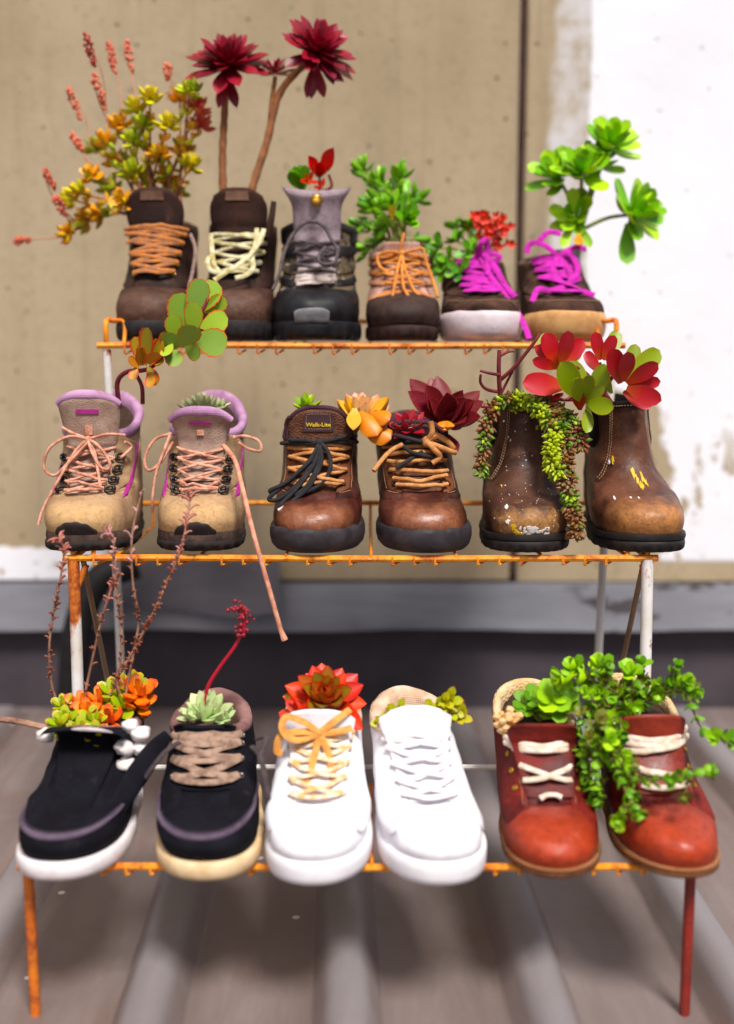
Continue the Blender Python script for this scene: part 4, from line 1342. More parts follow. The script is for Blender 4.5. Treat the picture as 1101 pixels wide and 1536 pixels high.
# ---- middle row 5 and 6: brown pull-on boots, worn and paint-flecked
CH1 = m_leather('worn_pull_on_leather', C(44, 24, 19), C(88, 54, 38), C(138, 94, 62), 0.35, 0.48, 460, 0.5, fleck=C(206, 196, 186), fleck_scale=130, fleck_cut=0.20, worn2=C(64, 38, 30), toe=(C(182, 130, 76), 0.006, 0.040, 0.046, 0.060, 0.95))
CH2 = m_leather('reddish_pull_on_leather', C(58, 30, 24), C(110, 66, 46), C(158, 110, 76), 0.4, 0.42, 460, 0.4, toe=(C(190, 128, 70), 0.010, 0.060, 0.050, 0.074, 0.9))
GORE = m_fabric('black_elastic', C(22, 18, 18), C(36, 30, 30), 700)
BSOLE = m_rubber('black_boot_sole', C(26, 22, 22), C(42, 36, 36), 0.6, C(80, 62, 50), dirt_lo=0.62)
def pull_on(px, label, mat, side, lean, yaw=0.0, toe=None):
    s = Shoe('pull_on_boot', label, 'pair of brown pull-on boots on the middle shelf', px, 1.334, 0.4535, CHELSEA, yaw=yaw, s=(1.05, 1.0, 1.04), side=side, lean=lean, dip=0.004, spring=0.005)
    s.upper(mat)
    s.patch('vamp', mat, -1.55, 1.55, 0.0, lambda u: 0.60 - 0.20 * smooth(.3, 1.5, abs(u)), 0.0, 0.0016, nu=50)
    for sg in (-1, 1):
        ua, ub = (1.15, 1.95) if sg > 0 else (-1.95, -1.15)
        s.patch('elastic_gore', GORE, ua, ub, lambda u: 0.62 + 0.10 * ((abs(u) - 1.55) / .4) ** 2, 0.985, 0.0, 0.0022, nu=18)
        ua, ub = (2.0, 3.05) if sg > 0 else (-3.05, -2.0)
        s.patch('heel_quarter', mat, ua, ub, 0.0, 0.985, 0.0, 0.0022, nu=18)
        for d in (0.0, 0.07):
            s.stitches(STITCH, s.line(lambda f, sg=sg, d=d: (sg * (0.55 + d + 0.62 * (1 - f) ** 3), 0.46 + 0.50 * f), 50, 0.0018), r=0.0006)
    s.stitches(STITCH, s.line(lambda f: (-0.5 + 1.0 * f, 0.955), 20, 0.0022), r=0.0006)
    s.sole('welt', BSOLE, [(-0.004, 0.0), (0.0012, 0.1), (0.0022, 0.5), (0.0012, 0.9), (-0.005, 1.0)], 0.0045, 0.024, 0.023, z0=0.014)
    s.sole('outsole', BSOLE, SOLE_ROUND, 0.004, 0.0165, 0.0150, lug=26)
    s.collar(GORE, 0.55, soil=SOIL, depth=0.05)
    return s
M5 = pull_on(790, 'brown pull-on boot splashed with white paint and draped with trailing sedum', CH1, -1, 0.02, 0.0)
M6 = pull_on(962, 'reddish brown pull-on boot with bare scuffed toe at the right shelf end', CH2, 1, -0.05, 0.02)
# dried paint: white and yellow splashes on the toe, sole and shaft
def splash(s, mat, spots, name='paint_splash'):
    for k, (u, t, ru, rt, o) in enumerate(spots):
        b = MB()
        n = 14
        c = s.at(u, t, o + 0.0007)
        ring = []
        for i in range(n):
            a = 2 * pi * i / n
            q = 1 + 0.85 * noise.noise(Vector((math.cos(a) * 2.6, math.sin(a) * 2.6, k * 3.1)))
            ring.append((u + ru * q * math.cos(a), max(0.0, t + rt * q * math.sin(a))))
        v = [c] + [s.at(a, t_, o + 0.0005) for a, t_ in ring] + [s.at(a, t_, o - 0.001) for a, t_ in ring]
        b.add(v, [(0, 1 + i, 1 + (i + 1) % n) for i in range(n)] + [(1 + i, 1 + n + i, 1 + n + (i + 1) % n, 1 + (i + 1) % n) for i in range(n)])
        b.build(name, mat, s.root, 60)
PWH = m_plain('dried_white_paint', C(232, 228, 226), 0.6, 0, 0.1)
PYE = m_plain('dried_yellow_paint', C(220, 176, 20), 0.5, 0, 0.15)
rr = random.Random(3)
splash(M5, PWH, [(0.04 + rr.gauss(0, .17), 0.06 + rr.gauss(0, .016), rr.uniform(.012, .05), rr.uniform(.005, .013), 0.0017) for _ in range(40)] + [(rr.uniform(-.8, 1.0), rr.uniform(.2, .85), rr.uniform(.004, .010), rr.uniform(.002, .005), 0.0017) for _ in range(36)] + [(-0.55, .24, .05, .02, .0021), (-0.48, .12, .05, .02, .0021)])
splash(M5, PYE, [(-0.36, 0.08, .05, .022, .0022), (-0.30, 0.05, .06, .014, .0022), (-0.22, 0.03, .07, .012, .0022), (0.30, 0.78, .04, .010, .0021), (-.7, .45, .02, .01, .002)])
splash(M6, PYE, [(-0.10, 0.56, .05, .03, .0019), (-0.04, 0.52, .04, .03, .0019), (0.02, 0.48, .04, .03, .0019), (0.10, 0.54, .035, .03, .0019), (0.16, 0.50, .03, .025, .0019), (-.62, .62, .03, .02, .0019)])
splash(M6, PWH, [(-.75, .6, .02, .01, .0019), (-.8, .32, .03, .02, .0019), (-.4, .35, .02, .01, .0019), (-.2, .36, .02, .01, .0019)])

# ---- bottom row 1 and 2: navy deck shoes
NAVY = m_fabric('navy_canvas', C(9, 8, 15), C(18, 17, 26), 1000, 0.85, C(40, 35, 40), 0.05, 0.4)
TRIM = m_leather('faded_plum_trim', C(72, 58, 76), C(100, 84, 102), C(126, 110, 120), 0.3, 0.8)
DLIN = m_fabric('plum_brown_lining', C(110, 78, 76), C(150, 112, 108), 900)
def deck_shoe(px, label, rub, yaw, side, lean=0.0, second=False):
    s = Shoe('deck_shoe', label, 'pair of navy canvas deck shoes', px, 1.068, 0.168, LOW, yaw=yaw, s=(1.10, 1.02, 1.02), side=side, lean=lean, dip=0.012, spring=0.004)
    s.upper(NAVY)
    s.patch('apron', NAVY, -1.15, 1.15, lambda u: 0.26 + 0.05 * u * u * .5, 0.53, 0.0, 0.0018, nu=44)
    s.stitches(TRIM, s.line(lambda f: (-1.5 + 3.0 * f, 0.275 + 0.025 * (-1.5 + 3 * f) ** 2), 70, 0.0022), r=0.0006)
    s.patch('apron_trim', TRIM, -1.75, 1.75, lambda u: 0.215 + 0.05 * u * u * .5, lambda u: 0.265 + 0.05 * u * u * .5, 0.0, 0.0034, nu=56, nv=6)
    s.sole('sole', rub, SOLE_ROUND, 0.0045, 0.022, 0.0205)
    return s
s = deck_shoe(106, 'navy canvas shoe with its tongue standing open, filled with orange sedum and pebbles', m_rubber('white_foam_sole', C(232, 224, 226), C(214, 202, 204), 0.6, C(176, 158, 150), dirt_lo=0.66), -0.02, -1, 0.0)
for sg in (-1, 1):
    ua, ub = (0.75, 3.0) if sg > 0 else (-3.0, -0.75)
    s.patch('quarter', NAVY, ua, ub, 0.30, 0.97, 0.0, 0.0028, nu=30)
s.collar(DLIN, 1.3, soil=SOIL, depth=0.045, soil_depth=0.004)
s.tongue(NAVY, ext=0.010, lean=-0.040, hw=(0.020, 0.034, 0.044, 0.047), t0=0.42, th=0.004, off=0.006, curve=3.5, sag=-0.005, droop=0.006, corner=3)
b = MB()
b.tube([s.T(-.2 + 0.95 * i / 24, 1.0) + Vector((0, 0.001, 0.0005)) for i in range(25)], lambda f: 0.0003 + .0022 * math.sin(pi * f) ** .6, 8)
b.build('tongue_edge', m_fabric('white_tongue_edge', C(206, 198, 198), C(176, 166, 166)), s.root, 80)
# side flap of the open throat, folded outwards to the right
b = MB()
fp = spline([(0.046, 0.080, 0.050), (0.055, 0.098, 0.066), (0.066, 0.116, 0.082), (0.078, 0.132, 0.098), (0.090, 0.142, 0.110)], 8)
b.tube(fp, lambda f: 0.010 + 0.005 * math.sin(pi * f) - 0.004 * f, 14, [Vector((.5, -.8, .3))] * len(fp), 0.22)
b.build('open_flap', NAVY, s.root, 70)
B1 = s
s = deck_shoe(316, 'navy canvas shoe with taupe laces and a cream sole on the bottom shelf', m_rubber('cream_foam_sole', C(224, 196, 156), C(204, 170, 126), 0.6, C(166, 128, 90), dirt_lo=0.64), 0.0, 1, -0.16)
for sg in (-1, 1):
    ua, ub = ((lambda v: 0.52 + 0.08 * v), 3.0) if sg > 0 else (-3.0, (lambda v: -(0.52 + 0.08 * v)))
    s.patch('quarter', NAVY, ua, ub, 0.34, 0.97, 0.0, 0.0030, nu=34)
s.collar(DLIN, 1.5, soil=SOIL, depth=0.045, soil_depth=0.012)
s.tongue(NAVY, ext=0.006, lean=-0.002, hw=(0.030, 0.034, 0.036, 0.034), t0=0.55, th=0.006, off=0.004, droop=0.008, corner=4)
TAUP = m_lace('taupe_lace', C(166, 136, 116), C(120, 92, 78))
rows = [0.57, 0.67, 0.77, 0.87]
xw = lambda t: 0.032 + 0.004 * (t - 0.5)
s.eyelets(STEEL, rows, lambda t: xw(t) + .003, off=0.004)
s.laces(TAUP, rows, xw, 0.008, 0.0042, 0.4, 'xb')
for e in ([(0.040, 0.115, 0.105), (0.050, 0.10, 0.10), (0.056, 0.085, 0.085), (0.060, 0.08, 0.06), (0.058, 0.085, 0.045)], [(-0.040, 0.12, 0.108), (-0.052, 0.105, 0.104), (-0.066, 0.10, 0.088), (-0.074, 0.10, 0.076)], [(0.044, .125, .11), (.056, .112, .116), (.050, .10, .10)]):
    s.strand('loose_lace', m_lace('dark_taupe_lace', C(78, 64, 66), C(54, 44, 48)), e, 0.0034, 0.6)
B2 = s

# ---- bottom row 3 and 4: white leather sneakers
WHT = m_leather('white_leather', C(226, 224, 230), C(238, 236, 242), None, 0, 0.5, 520, 0.12)
WSOLE = m_rubber('white_cupsole', C(232, 228, 234), C(240, 238, 242), 0.55, C(214, 204, 204), dirt_lo=0.66, bump=0.1)
WL = m_fabric('cream_lining', C(222, 198, 176), C(196, 160, 132), 800, 0.9, C(150, 112, 84), 0.25)
WSTITCH = m_plain('pink_grey_stitch', C(186, 160, 166), 0.9)
def white_sneaker(px, label, yaw, side, lean):
    s = Shoe('white_sneaker', label, 'pair of white leather sneakers', px, 1.058, 0.168, LOW, yaw=yaw, s=(1.08, 1.04, 1.06), side=side, lean=lean, dip=0.012, spring=0.004)
    s.upper(WHT)
    s.patch('toe_panel', WHT, -0.95, 0.95, 0.0, lambda u: 0.46 - 0.06 * (u / .95) ** 2, 0.0, 0.0012, nu=40)
    for sg in (-1, 1):
        ua, ub = ((lambda v: 0.44 + 0.08 * v), 3.0) if sg > 0 else (-3.0, (lambda v: -(0.44 + 0.08 * v)))
        s.patch('quarter', WHT, ua, ub, lambda u: 0.45 - 0.30 * smooth(.44, 1.15, abs(u)), 0.97, 0.0, 0.0032, nu=40)
        s.stitches(WSTITCH, s.line(lambda f, sg=sg: (sg * (0.50 + 0.06 * f), 0.46 + 0.5 * f), 40, 0.0036), r=0.00045)
        s.stitches(WSTITCH, s.line(lambda f, sg=sg: (sg * (0.44 + 0.66 * f), 0.465 - 0.30 * smooth(0, 1, f)), 40, 0.0036), r=0.00045)
    s.sole('sole', WSOLE, [(-0.004, 0.0), (0.0, 0.08), (0.0016, 0.3), (0.002, 0.6), (0.0018, 0.9), (0.0, 0.98), (-0.004, 1.0)], 0.0045, 0.030, 0.027)
    s.collar(WL, 1.7, soil=SOIL, depth=0.045, soil_depth=0.014)
    return s
s = white_sneaker(479, 'white sneaker with tan bow holding a red rosette', -0.005, -1, -0.04)
s.tongue(WHT, ext=0.024, lean=-0.004, hw=(0.026, 0.032, 0.039, 0.041, 0.038), t0=0.50, th=0.006, off=0.003, droop=0.016, corner=3.4, curve=4)
rows = [0.50, 0.58, 0.66, 0.745, 0.83, 0.91]
xw = lambda t: 0.024 + 0.014 * (t - 0.5)
s.eyelets(STEEL, rows, lambda t: xw(t) + .004, off=0.0032, r=0.0022, tube=0.0007)
TW = m_lace('tan_white_lace', C(226, 170, 96), C(232, 214, 196))
bx = s.laces(TW, rows, lambda t: xw(t) + .003, 0.0075, 0.0030, 0.45, 'x', build=False)
cpt = s.at(0, 0.935, 0.014); c0 = (cpt.x, cpt.y, cpt.z)
TB = m_lace('tan_bow_lace', C(222, 158, 78), C(196, 124, 50))
bx.build('lace', TW, s.root, 80)
bx = MB()
for e in ([(0, 0, 0), (-.016, -.004, .014), (-.036, .002, .018), (-.040, -.004, .006), (-.026, -.010, -.004), (0, -.002, 0)],
          [(0, 0, 0), (-.020, -.006, .004), (-.042, -.002, -.002), (-.046, -.006, -.018), (-.040, -.008, -.02)],
          [(0, 0, 0), (.016, .004, .012), (.034, .016, .022)],
          [(0, 0, 0), (.010, -.014, -.016), (.016, -.034, -.038), (.006, -.048, -.050), (-.010, -.050, -.052), (-.018, -.044, -.046)],
          [(0, 0, 0), (-.004, -.018, -.018), (-.012, -.040, -.042), (-.018, -.046, -.047)],
          [(0, 0, 0), (.020, .0, .002), (.036, .006, .004)], [(0, 0, 0), (-.018, .0, -.004), (-.034, .004, -.006)]):
    p = spline([(c0[0] + a, c0[1] + b_, c0[2] + d) for a, b_, d in e], 8)
    bx.tube(p, 0.0040, 8, [Vector((0, -.7, .7))] * len(p), 0.28)
bx.ball(c0, 0.0050, 8, 6)
bx.build('bow_lace', TB, s.root, 80)
B3 = s
s = white_sneaker(661, 'all white sneaker with white laces and yellow sprigs at its collar', 0.10, 1, -0.06)
s.tongue(WHT, ext=0.028, lean=-0.004, hw=(0.026, 0.032, 0.039, 0.041, 0.037), t0=0.50, th=0.006, off=0.003, droop=0.018, corner=3.0, curve=4)
s.eyelets(STEEL, rows, lambda t: xw(t) + .004, off=0.0032, r=0.0022, tube=0.0007)
s.laces(m_lace('white_lace', C(238, 234, 238), C(226, 212, 214)), rows, lambda t: xw(t) + .003, 0.0078, 0.0034, 0.45, 'x')
B4 = s

# ---- bottom row 5 and 6: red-brown ankle boots
RED1 = m_leather('red_brown_leather', C(60, 11, 11), C(122, 27, 17), C(158, 46, 24), 0.35, 0.5, 460, 0.4, worn2=C(74, 18, 17), spec=0.25)
RED2 = m_leather('orange_red_toe', C(92, 22, 16), C(142, 44, 24), C(176, 78, 46), 0.4, 0.40, 460, 0.4, worn2=C(84, 22, 17), spec=0.4, toe=(C(190, 66, 24), 0.020, 0.075, 0.060, 0.085, 0.75))
FLUF = m_fabric('cream_fleece', C(226, 200, 158), C(206, 170, 120), 320, 0.98, C(160, 116, 70), 0.2, 1.0, 'dots')
CRM = m_lace('cream_lace', C(232, 216, 200), C(206, 180, 156))
WELT = m_leather('tan_welt', C(120, 72, 40), C(160, 102, 62), C(96, 56, 34), 0.4, 0.7)
def red_boot(px, label, yaw, side, lean, hz):
    s = Shoe('ankle_boot', label, 'pair of red brown lace-up ankle boots', px, 1.072, 0.168, RBOOT, yaw=yaw, s=(0.99, 1.04, hz), side=side, lean=lean, dip=0.006, spring=0.005)
    s.upper(RED1)
    s.patch('vamp', RED2, -1.5, 1.5, 0.0, lambda u: 0.50 - 0.16 * (u / 1.5) ** 2, 0.0, 0.0020, nu=50)
    for sg in (-1, 1):
        ua, ub = ((lambda v: 0.50 + 0.06 * v), 3.05) if sg > 0 else (-3.05, (lambda v: -(0.50 + 0.06 * v)))
        s.patch('quarter', RED1, ua, ub, lambda u: 0.46 - 0.26 * smooth(.5, 1.3, abs(u)), 0.975, 0.0, 0.0036, nu=40)
        s.stitches(STITCH, s.line(lambda f, sg=sg: (sg * (0.60 + 0.06 * f), 0.48 + 0.46 * f), 40, 0.0042), r=0.0004)
    s.sole('welt', WELT, [(-0.004, 0.0), (0.001, 0.15), (0.002, 0.5), (0.001, 0.85), (-0.004, 1.0)], 0.0050, 0.0135, 0.0120, z0=0.007)
    s.sole('outsole', m_rubber('crepe_sole', C(96, 56, 34), C(132, 84, 50), 0.8, C(60, 36, 26)), SOLE_ROUND, 0.0042, 0.0085, 0.0080)
    s.stitches(STITCH, [s.at(-1.6 + 3.2 * i / 70, 0.0, 0.0052) + Vector((0, 0, .0035)) for i in range(71)], r=0.0006)
    return s
s = red_boot(832, 'red brown ankle boot with cream laces and fleece lining, fully in view', 0.0, -1, -0.06, 0.86)
s.collar(FLUF, 0.9, soil=SOIL, depth=0.04, soil_depth=0.012)
s.tongue(RED1, ext=0.020, lean=-0.006, hw=(0.026, 0.033, 0.038, 0.039, 0.037), t0=0.55, th=0.005, off=0.004, droop=0.008, corner=4, curve=4)
for a, z_ in ((0.0, 0.0), (0.55, -0.004), (-0.55, -0.004)):
    pass
rows = [0.53, 0.62, 0.71, 0.80, 0.885]
xw = lambda t: 0.026 + 0.018 * (t - 0.5)
s.eyelets(BRASS, rows, lambda t: xw(t) + .005, off=0.0044, r=0.0024)
bx = MB()
for ta, xa, tb, xb in ((.53, -.010, .535, .010), (.60, -.022, .68, .024), (.60, .022, .68, -.024), (.78, -.028, .86, .036), (.79, .030, .80, -.030), (.80, -.034, .90, .034), (.80, .026, .885, -.034)):
    p, n = s.lace_path(ta, xa, tb, xb, 0.0078, 0.002); bx.tube(p, 0.0034, 8, n, 0.5)
bx.build('lace', CRM, s.root, 80)
# heel tab standing above the fleece
s.patch('heel_tab', RED1, pi - 0.75, pi + 0.75, 0.80, lambda u: 1.0, 0.0015, 0.0048, nu=14)
B5 = s
s = red_boot(1007, 'red brown ankle boot half covered by trailing green sedum at the shelf end', 0.03, 1, -0.05, 0.90)
s.collar(FLUF, 0.8, soil=SOIL, depth=0.04, soil_depth=0.010)
s.tongue(RED2, ext=0.024, lean=-0.004, hw=(0.026, 0.033, 0.037, 0.036), t0=0.55, th=0.005, off=0.004, droop=0.012, corner=3)
s.eyelets(BRASS, rows, lambda t: xw(t) + .005, off=0.0044, r=0.0024)
bx = MB()
for ta, xa, tb, xb in ((.56, -.022, .57, .022), (.62, .02, .66, -.02), (.74, -.028, .80, .034), (.80, .030, .80, -.030), (.82, -.030, .92, .036), (.80, .036, .89, -.034)):
    p, n = s.lace_path(ta, xa, tb, xb, 0.0078, 0.002); bx.tube(p, 0.0036, 8, n, 0.5)
bx.build('lace', CRM, s.root, 80)
B6 = s
# ------------------------------------------------------------------ plants
def leaf_mesh(name, mat, L=1.0, W=0.4, T=0.12, wide=0.6, tip=0.15, cup=0.15, curl=0.2, base=0.25, wavy=0.0, nl=9, nw=6, sharp_tip=True, crenate=0):
    """thick succulent leaf along +Y, upper face +Z, unit length; wide: where it is broadest, cup: trough depth, curl: tip rises"""
    b = MB()
    rows, attr = [], []
    for j in range(nl + 1):
        f = j / nl
        if f < wide:
            q = f / wide
            w = base + (1 - base) * math.sin(q * pi / 2) ** 1.2
        else:
            q = (f - wide) / (1 - wide)
            w = max(0.0, 1 - q ** (1.7 if sharp_tip else 2.8)) ** (0.9 if sharp_tip else 0.5)
            w = w * (1 - tip) + tip * (1 - q)
        if j == nl: w = 0.015
        if crenate and 0.3 < f < 0.97: w *= 1 + 0.05 * math.sin(f * crenate)
        th = T * (math.sin(pi * min(1, 0.12 + f * 0.88)) ** 0.6) * (0.5 + 0.5 * w)
        zc = curl * f * f
        row = []
        # upper edge to edge, then the underside back
        for i in range(nw + 1):
            s = -1 + 2 * i / nw
            x = s * w * W * 0.5
            z = zc + cup * W * s * s * w + th * 0.25 * (1 - s * s) + wavy * math.sin(f * 9 + s * 2) * W * s * s
            row.append(Vector((x, f * L, z)))
            attr.append((f, abs(s) if w > .1 else 1.0, 0, 1))
        for i in range(1, nw):
            s = 1 - 2 * i / nw
            x = s * w * W * 0.5 * 0.96
            z = zc + cup * W * s * s * w - th * (1 - s * s)
            row.append(Vector((x, f * L, z)))
            attr.append((f, abs(s) * 0.9, 1, 1))
        rows.append(row)
    b.grid(rows, True, flip=True)
    b.attr = attr
    return b.mesh(name, mat, 80)

PLANTS = []
class Plant:
    def __init__(self, name, label, base, group=None, category='plant'):
        self.root = empty(name, base)
        self.o = Vector(base)
        tag(self.root, label, category, group)
        self.queue = []
        PLANTS.append(self)
    def stem(self, pts, r0, r1, mat, name='stem', per=6, sides=7, knob=0.0):
        b = MB()
        p = spline([Vector(q) - self.o for q in pts], per)
        b.tube(p, lambda f: (r0 + (r1 - r0) * f) * (1 + knob * math.sin(f * 60)), sides)
        b.build(name, mat, self.root, 80)
        return [q + self.o for q in p]
    def leaf(self, me, pos, d, up, size, roll=0.0, width=1.0, name='leaf'):
        y = Vector(d).normalized()
        z = Vector(up) - y * Vector(up).dot(y)
        z = z.normalized() if z.length > 1e-6 else y.orthogonal().normalized()
        if roll: z = Matrix.Rotation(roll, 3, y) @ z
        x = y.cross(z)
        m = Matrix((x * size * width, y * size, z * size)).transposed().to_4x4()
        m.translation = Vector(pos) - self.o
        self.queue.append((size, len(self.queue), me, m, name))
    def finish(self):
        # the 300 largest leaves are parts of their own, any beyond that one joined part
        by = {}
        for q in self.queue: by.setdefault(q[4], []).append(q)
        for name, qs in by.items():
            qs.sort(key=lambda q: (-q[0], q[1]))
            for _, _, me, m, _ in qs[:300]:
                o = bpy.data.objects.new(name, me)
                COL.objects.link(o)
                o.parent = self.root
                o.matrix_local = m
            rest = qs[300:]
            if rest:
                b = MB()
                b.attr, mats = [], []
                for _, _, me, m, _ in rest:
                    if me.materials[0] not in mats: mats.append(me.materials[0])
                    b.add([m @ v.co for v in me.vertices], [tuple(p.vertices) for p in me.polygons], mats.index(me.materials[0]))
                    b.attr += [tuple(c.color) for c in me.color_attributes['leaf'].data]
                o = b.build('small_' + name + 's', mats, self.root, 80)
                o['kind'] = 'stuff'
        self.queue = []
    def rosette(self, me, c, axis, n, size, inner=0.35, open_=85, close=12, hgt=0.25, rnd=0.12, rng=R, power=0.75, width=1.0, start=0.0):
        """golden-angle rosette around axis; leaves close upright in the middle and lie open outside"""
        a = Vector(axis).normalized()
        e1 = a.orthogonal().normalized()
        e2 = a.cross(e1)
        for k in range(n):
            f = (k + 0.5) / n
            th = start + k * 2.39996 + rng.uniform(-rnd, rnd)
            el = math.radians(close + (open_ - close) * f ** power) + rng.uniform(-rnd, rnd) * .6
            rd = e1 * math.cos(th) + e2 * math.sin(th)
            d = a * math.cos(el) + rd * math.sin(el)
            up = a * math.sin(el) - rd * math.cos(el)
            sz = size * (inner + (1 - inner) * f ** 0.6) * rng.uniform(0.9, 1.08)
            self.leaf(me, Vector(c) + a * (size * hgt * (1 - f)) + rd * (size * 0.05), d, up, sz, rng.uniform(-.15, .15), width)
    def pairs(self, me, pts, size, n, rng=R, el=60, start=0.15, grow=0.0, whorl=2):
        """leaves in pairs or whorls up a stem"""
        m = len(pts) - 1
        for k in range(n):
            f = start + (1 - start) * k / max(1, n - 1)
            i = min(int(f * m), m - 1)
            p = pts[i].lerp(pts[i + 1], f * m - i)
            a = (pts[i + 1] - pts[i]).normalized()
            e1 = a.orthogonal().normalized()
            e2 = a.cross(e1)
            for w in range(whorl):
                th = k * 1.57 + w * 2 * pi / whorl + rng.uniform(-.35, .35)
                rd = e1 * math.cos(th) + e2 * math.sin(th)
                q = math.radians(el * (1 - 0.55 * f) + rng.uniform(-12, 12))
                d = a * math.cos(q) + rd * math.sin(q)
                self.leaf(me, p, d, a * math.sin(q) - rd * math.cos(q), size * rng.uniform(.8, 1.15) * (1 + grow * f), rng.uniform(-.3, .3))

UP = Vector((0, 0, 1))
FW = Vector((0, -1, 0))
ST_BR = m_rubber('brown_stem', C(132, 84, 52), C(172, 112, 70), 0.75, C(96, 58, 38))
ST_GN = m_rubber('green_stem', C(116, 132, 50), C(146, 150, 66), 0.6, C(120, 84, 50))
ST_RD = m_rubber('dark_red_stem', C(96, 30, 40), C(132, 48, 54), 0.55)
ST_PK = m_rubber('pinkish_stem', C(186, 122, 98), C(206, 150, 122), 0.7)
ST_DRY = m_rubber('dry_stem', C(130, 92, 76), C(176, 136, 112), 0.9, C(74, 46, 40))

# ---- top 1: bushy sedum in yellow, green and orange with red flower spikes
L_sed = [leaf_mesh('leaf', m_leaf('sedum_yellow_green', C(226, 206, 64), C(184, 188, 54), tip=C(226, 140, 46), tip_lo=.85), 1, .55, .28, .62, .2, .1, .15, sharp_tip=False),
         leaf_mesh('leaf', m_leaf('sedum_orange', C(234, 182, 72), C(226, 158, 66), tip=C(214, 104, 60), tip_lo=.82), 1, .55, .28, .62, .2, .1, .15, sharp_tip=False),
         leaf_mesh('leaf', m_leaf('sedum_green', C(150, 174, 56), C(190, 194, 70), tip=C(206, 160, 50), tip_lo=.9), 1, .55, .28, .62, .2, .1, .15, sharp_tip=False),
         leaf_mesh('leaf', m_leaf('sedum_pink', C(226, 118, 92), C(206, 84, 110), tip=C(230, 140, 90), tip_lo=.7), 1, .55, .28, .62, .2, .1, .15, sharp_tip=False)]
rg = random.Random(11)
D0 = 1.72
pl = Plant('sedum_bush', 'bushy yellow green and orange sedum with red flower spikes in the leftmost top boot', P(240, 330, D0))
ends = [(205, 165, 0), (225, 150, 0), (270, 150, 1), (295, 165, 3), (300, 190, 3), (250, 190, 0), (180, 190, 1), (200, 215, 2), (160, 215, 1), (145, 225, 2), (240, 235, 1), (275, 225, 1), (175, 245, 1),
        (140, 265, 1), (165, 285, 2), (120, 290, 0), (200, 260, 2), (225, 275, 2), (250, 265, 1), (285, 250, 0), (265, 285, 2), (130, 330, 1), (150, 320, 1), (105, 350, 1), (185, 305, 1), (215, 305, 1), (285, 140, 2), (110, 300, 0), (215, 190, 2)]
for k, (x, y, c) in enumerate(ends):
    dd = D0 + rg.uniform(-.05, .05)
    e = P(x, y, dd)
    st = P(240 + rg.uniform(-35, 35), 330, D0 + rg.uniform(-.02, .02))
    mid = st.lerp(e, 0.5) + Vector((0, rg.uniform(-.02, .01), rg.uniform(-.004, .02)))
    pts = pl.stem([st, mid, e], 0.0022, 0.0014, ST_BR)
    ax = (e - mid).normalized() + UP * .5 + FW * .35
    pl.rosette(L_sed[c], e, ax, 12, 0.023, 0.6, 100, 15, 0.3, 0.3, rg, start=rg.random() * 6)
    pl.pairs(L_sed[(c + 1) % 3], pts[len(pts) // 2:], 0.018, 3, rg, 70)
SPK = m_leaf('red_flower_spike', C(184, 84, 74), C(206, 122, 102), var=0.3)
def spike(pl, base, top, ln, r, mat, stem_mat, n=40, rng=rg):
    pts = pl.stem([base, Vector(base).lerp(Vector(top), .5) + Vector((rng.uniform(-.01, .01), 0, 0)), top], 0.0012, 0.0008, stem_mat)
    b = MB()
    t0, a = Vector(top), (Vector(top) - Vector(base)).normalized()
    for k in range(n):
        f = rng.random()
        th = rng.uniform(0, 2 * pi)
        e1 = a.orthogonal().normalized(); e2 = a.cross(e1)
        rd = e1 * math.cos(th) + e2 * math.sin(th)
        c = t0 - a * ln * f + rd * r * (0.4 + .6 * math.sin(pi * min(1, f + .1))) * rng.uniform(.5, 1) - pl.o
        b.ball(c, r * rng.uniform(.25, .42), 6, 4, (1, 1, 1.5))
    o = b.build('flower_spike', mat, pl.root, 80)
    b2 = o.data.color_attributes.new('leaf', 'FLOAT_COLOR', 'POINT')
for (x, y, x0, y0, ln) in ((128, 50, 160, 170, .045), (163, 62, 185, 170, .048), (190, 60, 205, 150, .048), (140, 110, 165, 190, .050), (102, 128, 135, 220, .05), (252, 95, 250, 150, .022), (106, 200, 140, 250, .03), (66, 255, 110, 330, .03), (82, 295, 110, 345, .032), (22, 362, 100, 355, .022)):
    spike(pl, P(x0, y0, D0), P(x, y, D0 + rg.uniform(-.04, .02)), ln, 0.0062, SPK, ST_PK, 46)

# ---- top 2: dark aeonium, three heads
AEO = leaf_mesh('leaf', m_leaf('maroon_leaf', C(166, 14, 44), C(104, 8, 34), edge=C(180, 30, 54), edge_lo=.9, inner=C(160, 24, 40), rough=.35), 1, .30, .07, .72, .2, .12, -.10, base=.35)
rg = random.Random(5)
D0 = 1.70
pl = Plant('aeonium', 'tall maroon aeonium with bare stems and three dark rosettes above a brown boot', P(350, 310, D0))
pl.stem([P(336, 330, D0), P(334, 240, D0), P(337, 170, D0), P(341, 105, D0)], 0.0062, 0.0048, ST_BR, knob=.10)
pl.stem([P(372, 330, D0), P(378, 285, D0), P(400, 215, D0), P(420, 140, D0), P(458, 96, D0)], 0.0064, 0.0050, ST_BR, knob=.10)
pl.stem([P(404, 205, D0), P(407, 160, D0), P(413, 115, D0)], 0.0040, 0.0032, ST_BR)
pl.rosette(AEO, P(342, 102, D0), UP + FW * .7 + Vector((-.05, 0, 0)), 48, 0.062, 0.5, 92, 6, 0.12, 0.2, rg, .8, 1.15)
pl.rosette(AEO, P(413, 112, D0 + .02), UP + Vector((-.1, 0, 0)) + FW * .2, 22, 0.036, 0.45, 90, 8, 0.12, 0.15, rg)
pl.rosette(AEO, P(475, 82, D0 - .01), UP * .75 + Vector((.5, 0, 0)) + FW * .8, 50, 0.060, 0.5, 96, 6, 0.12, 0.2, rg, .8, 1.15)
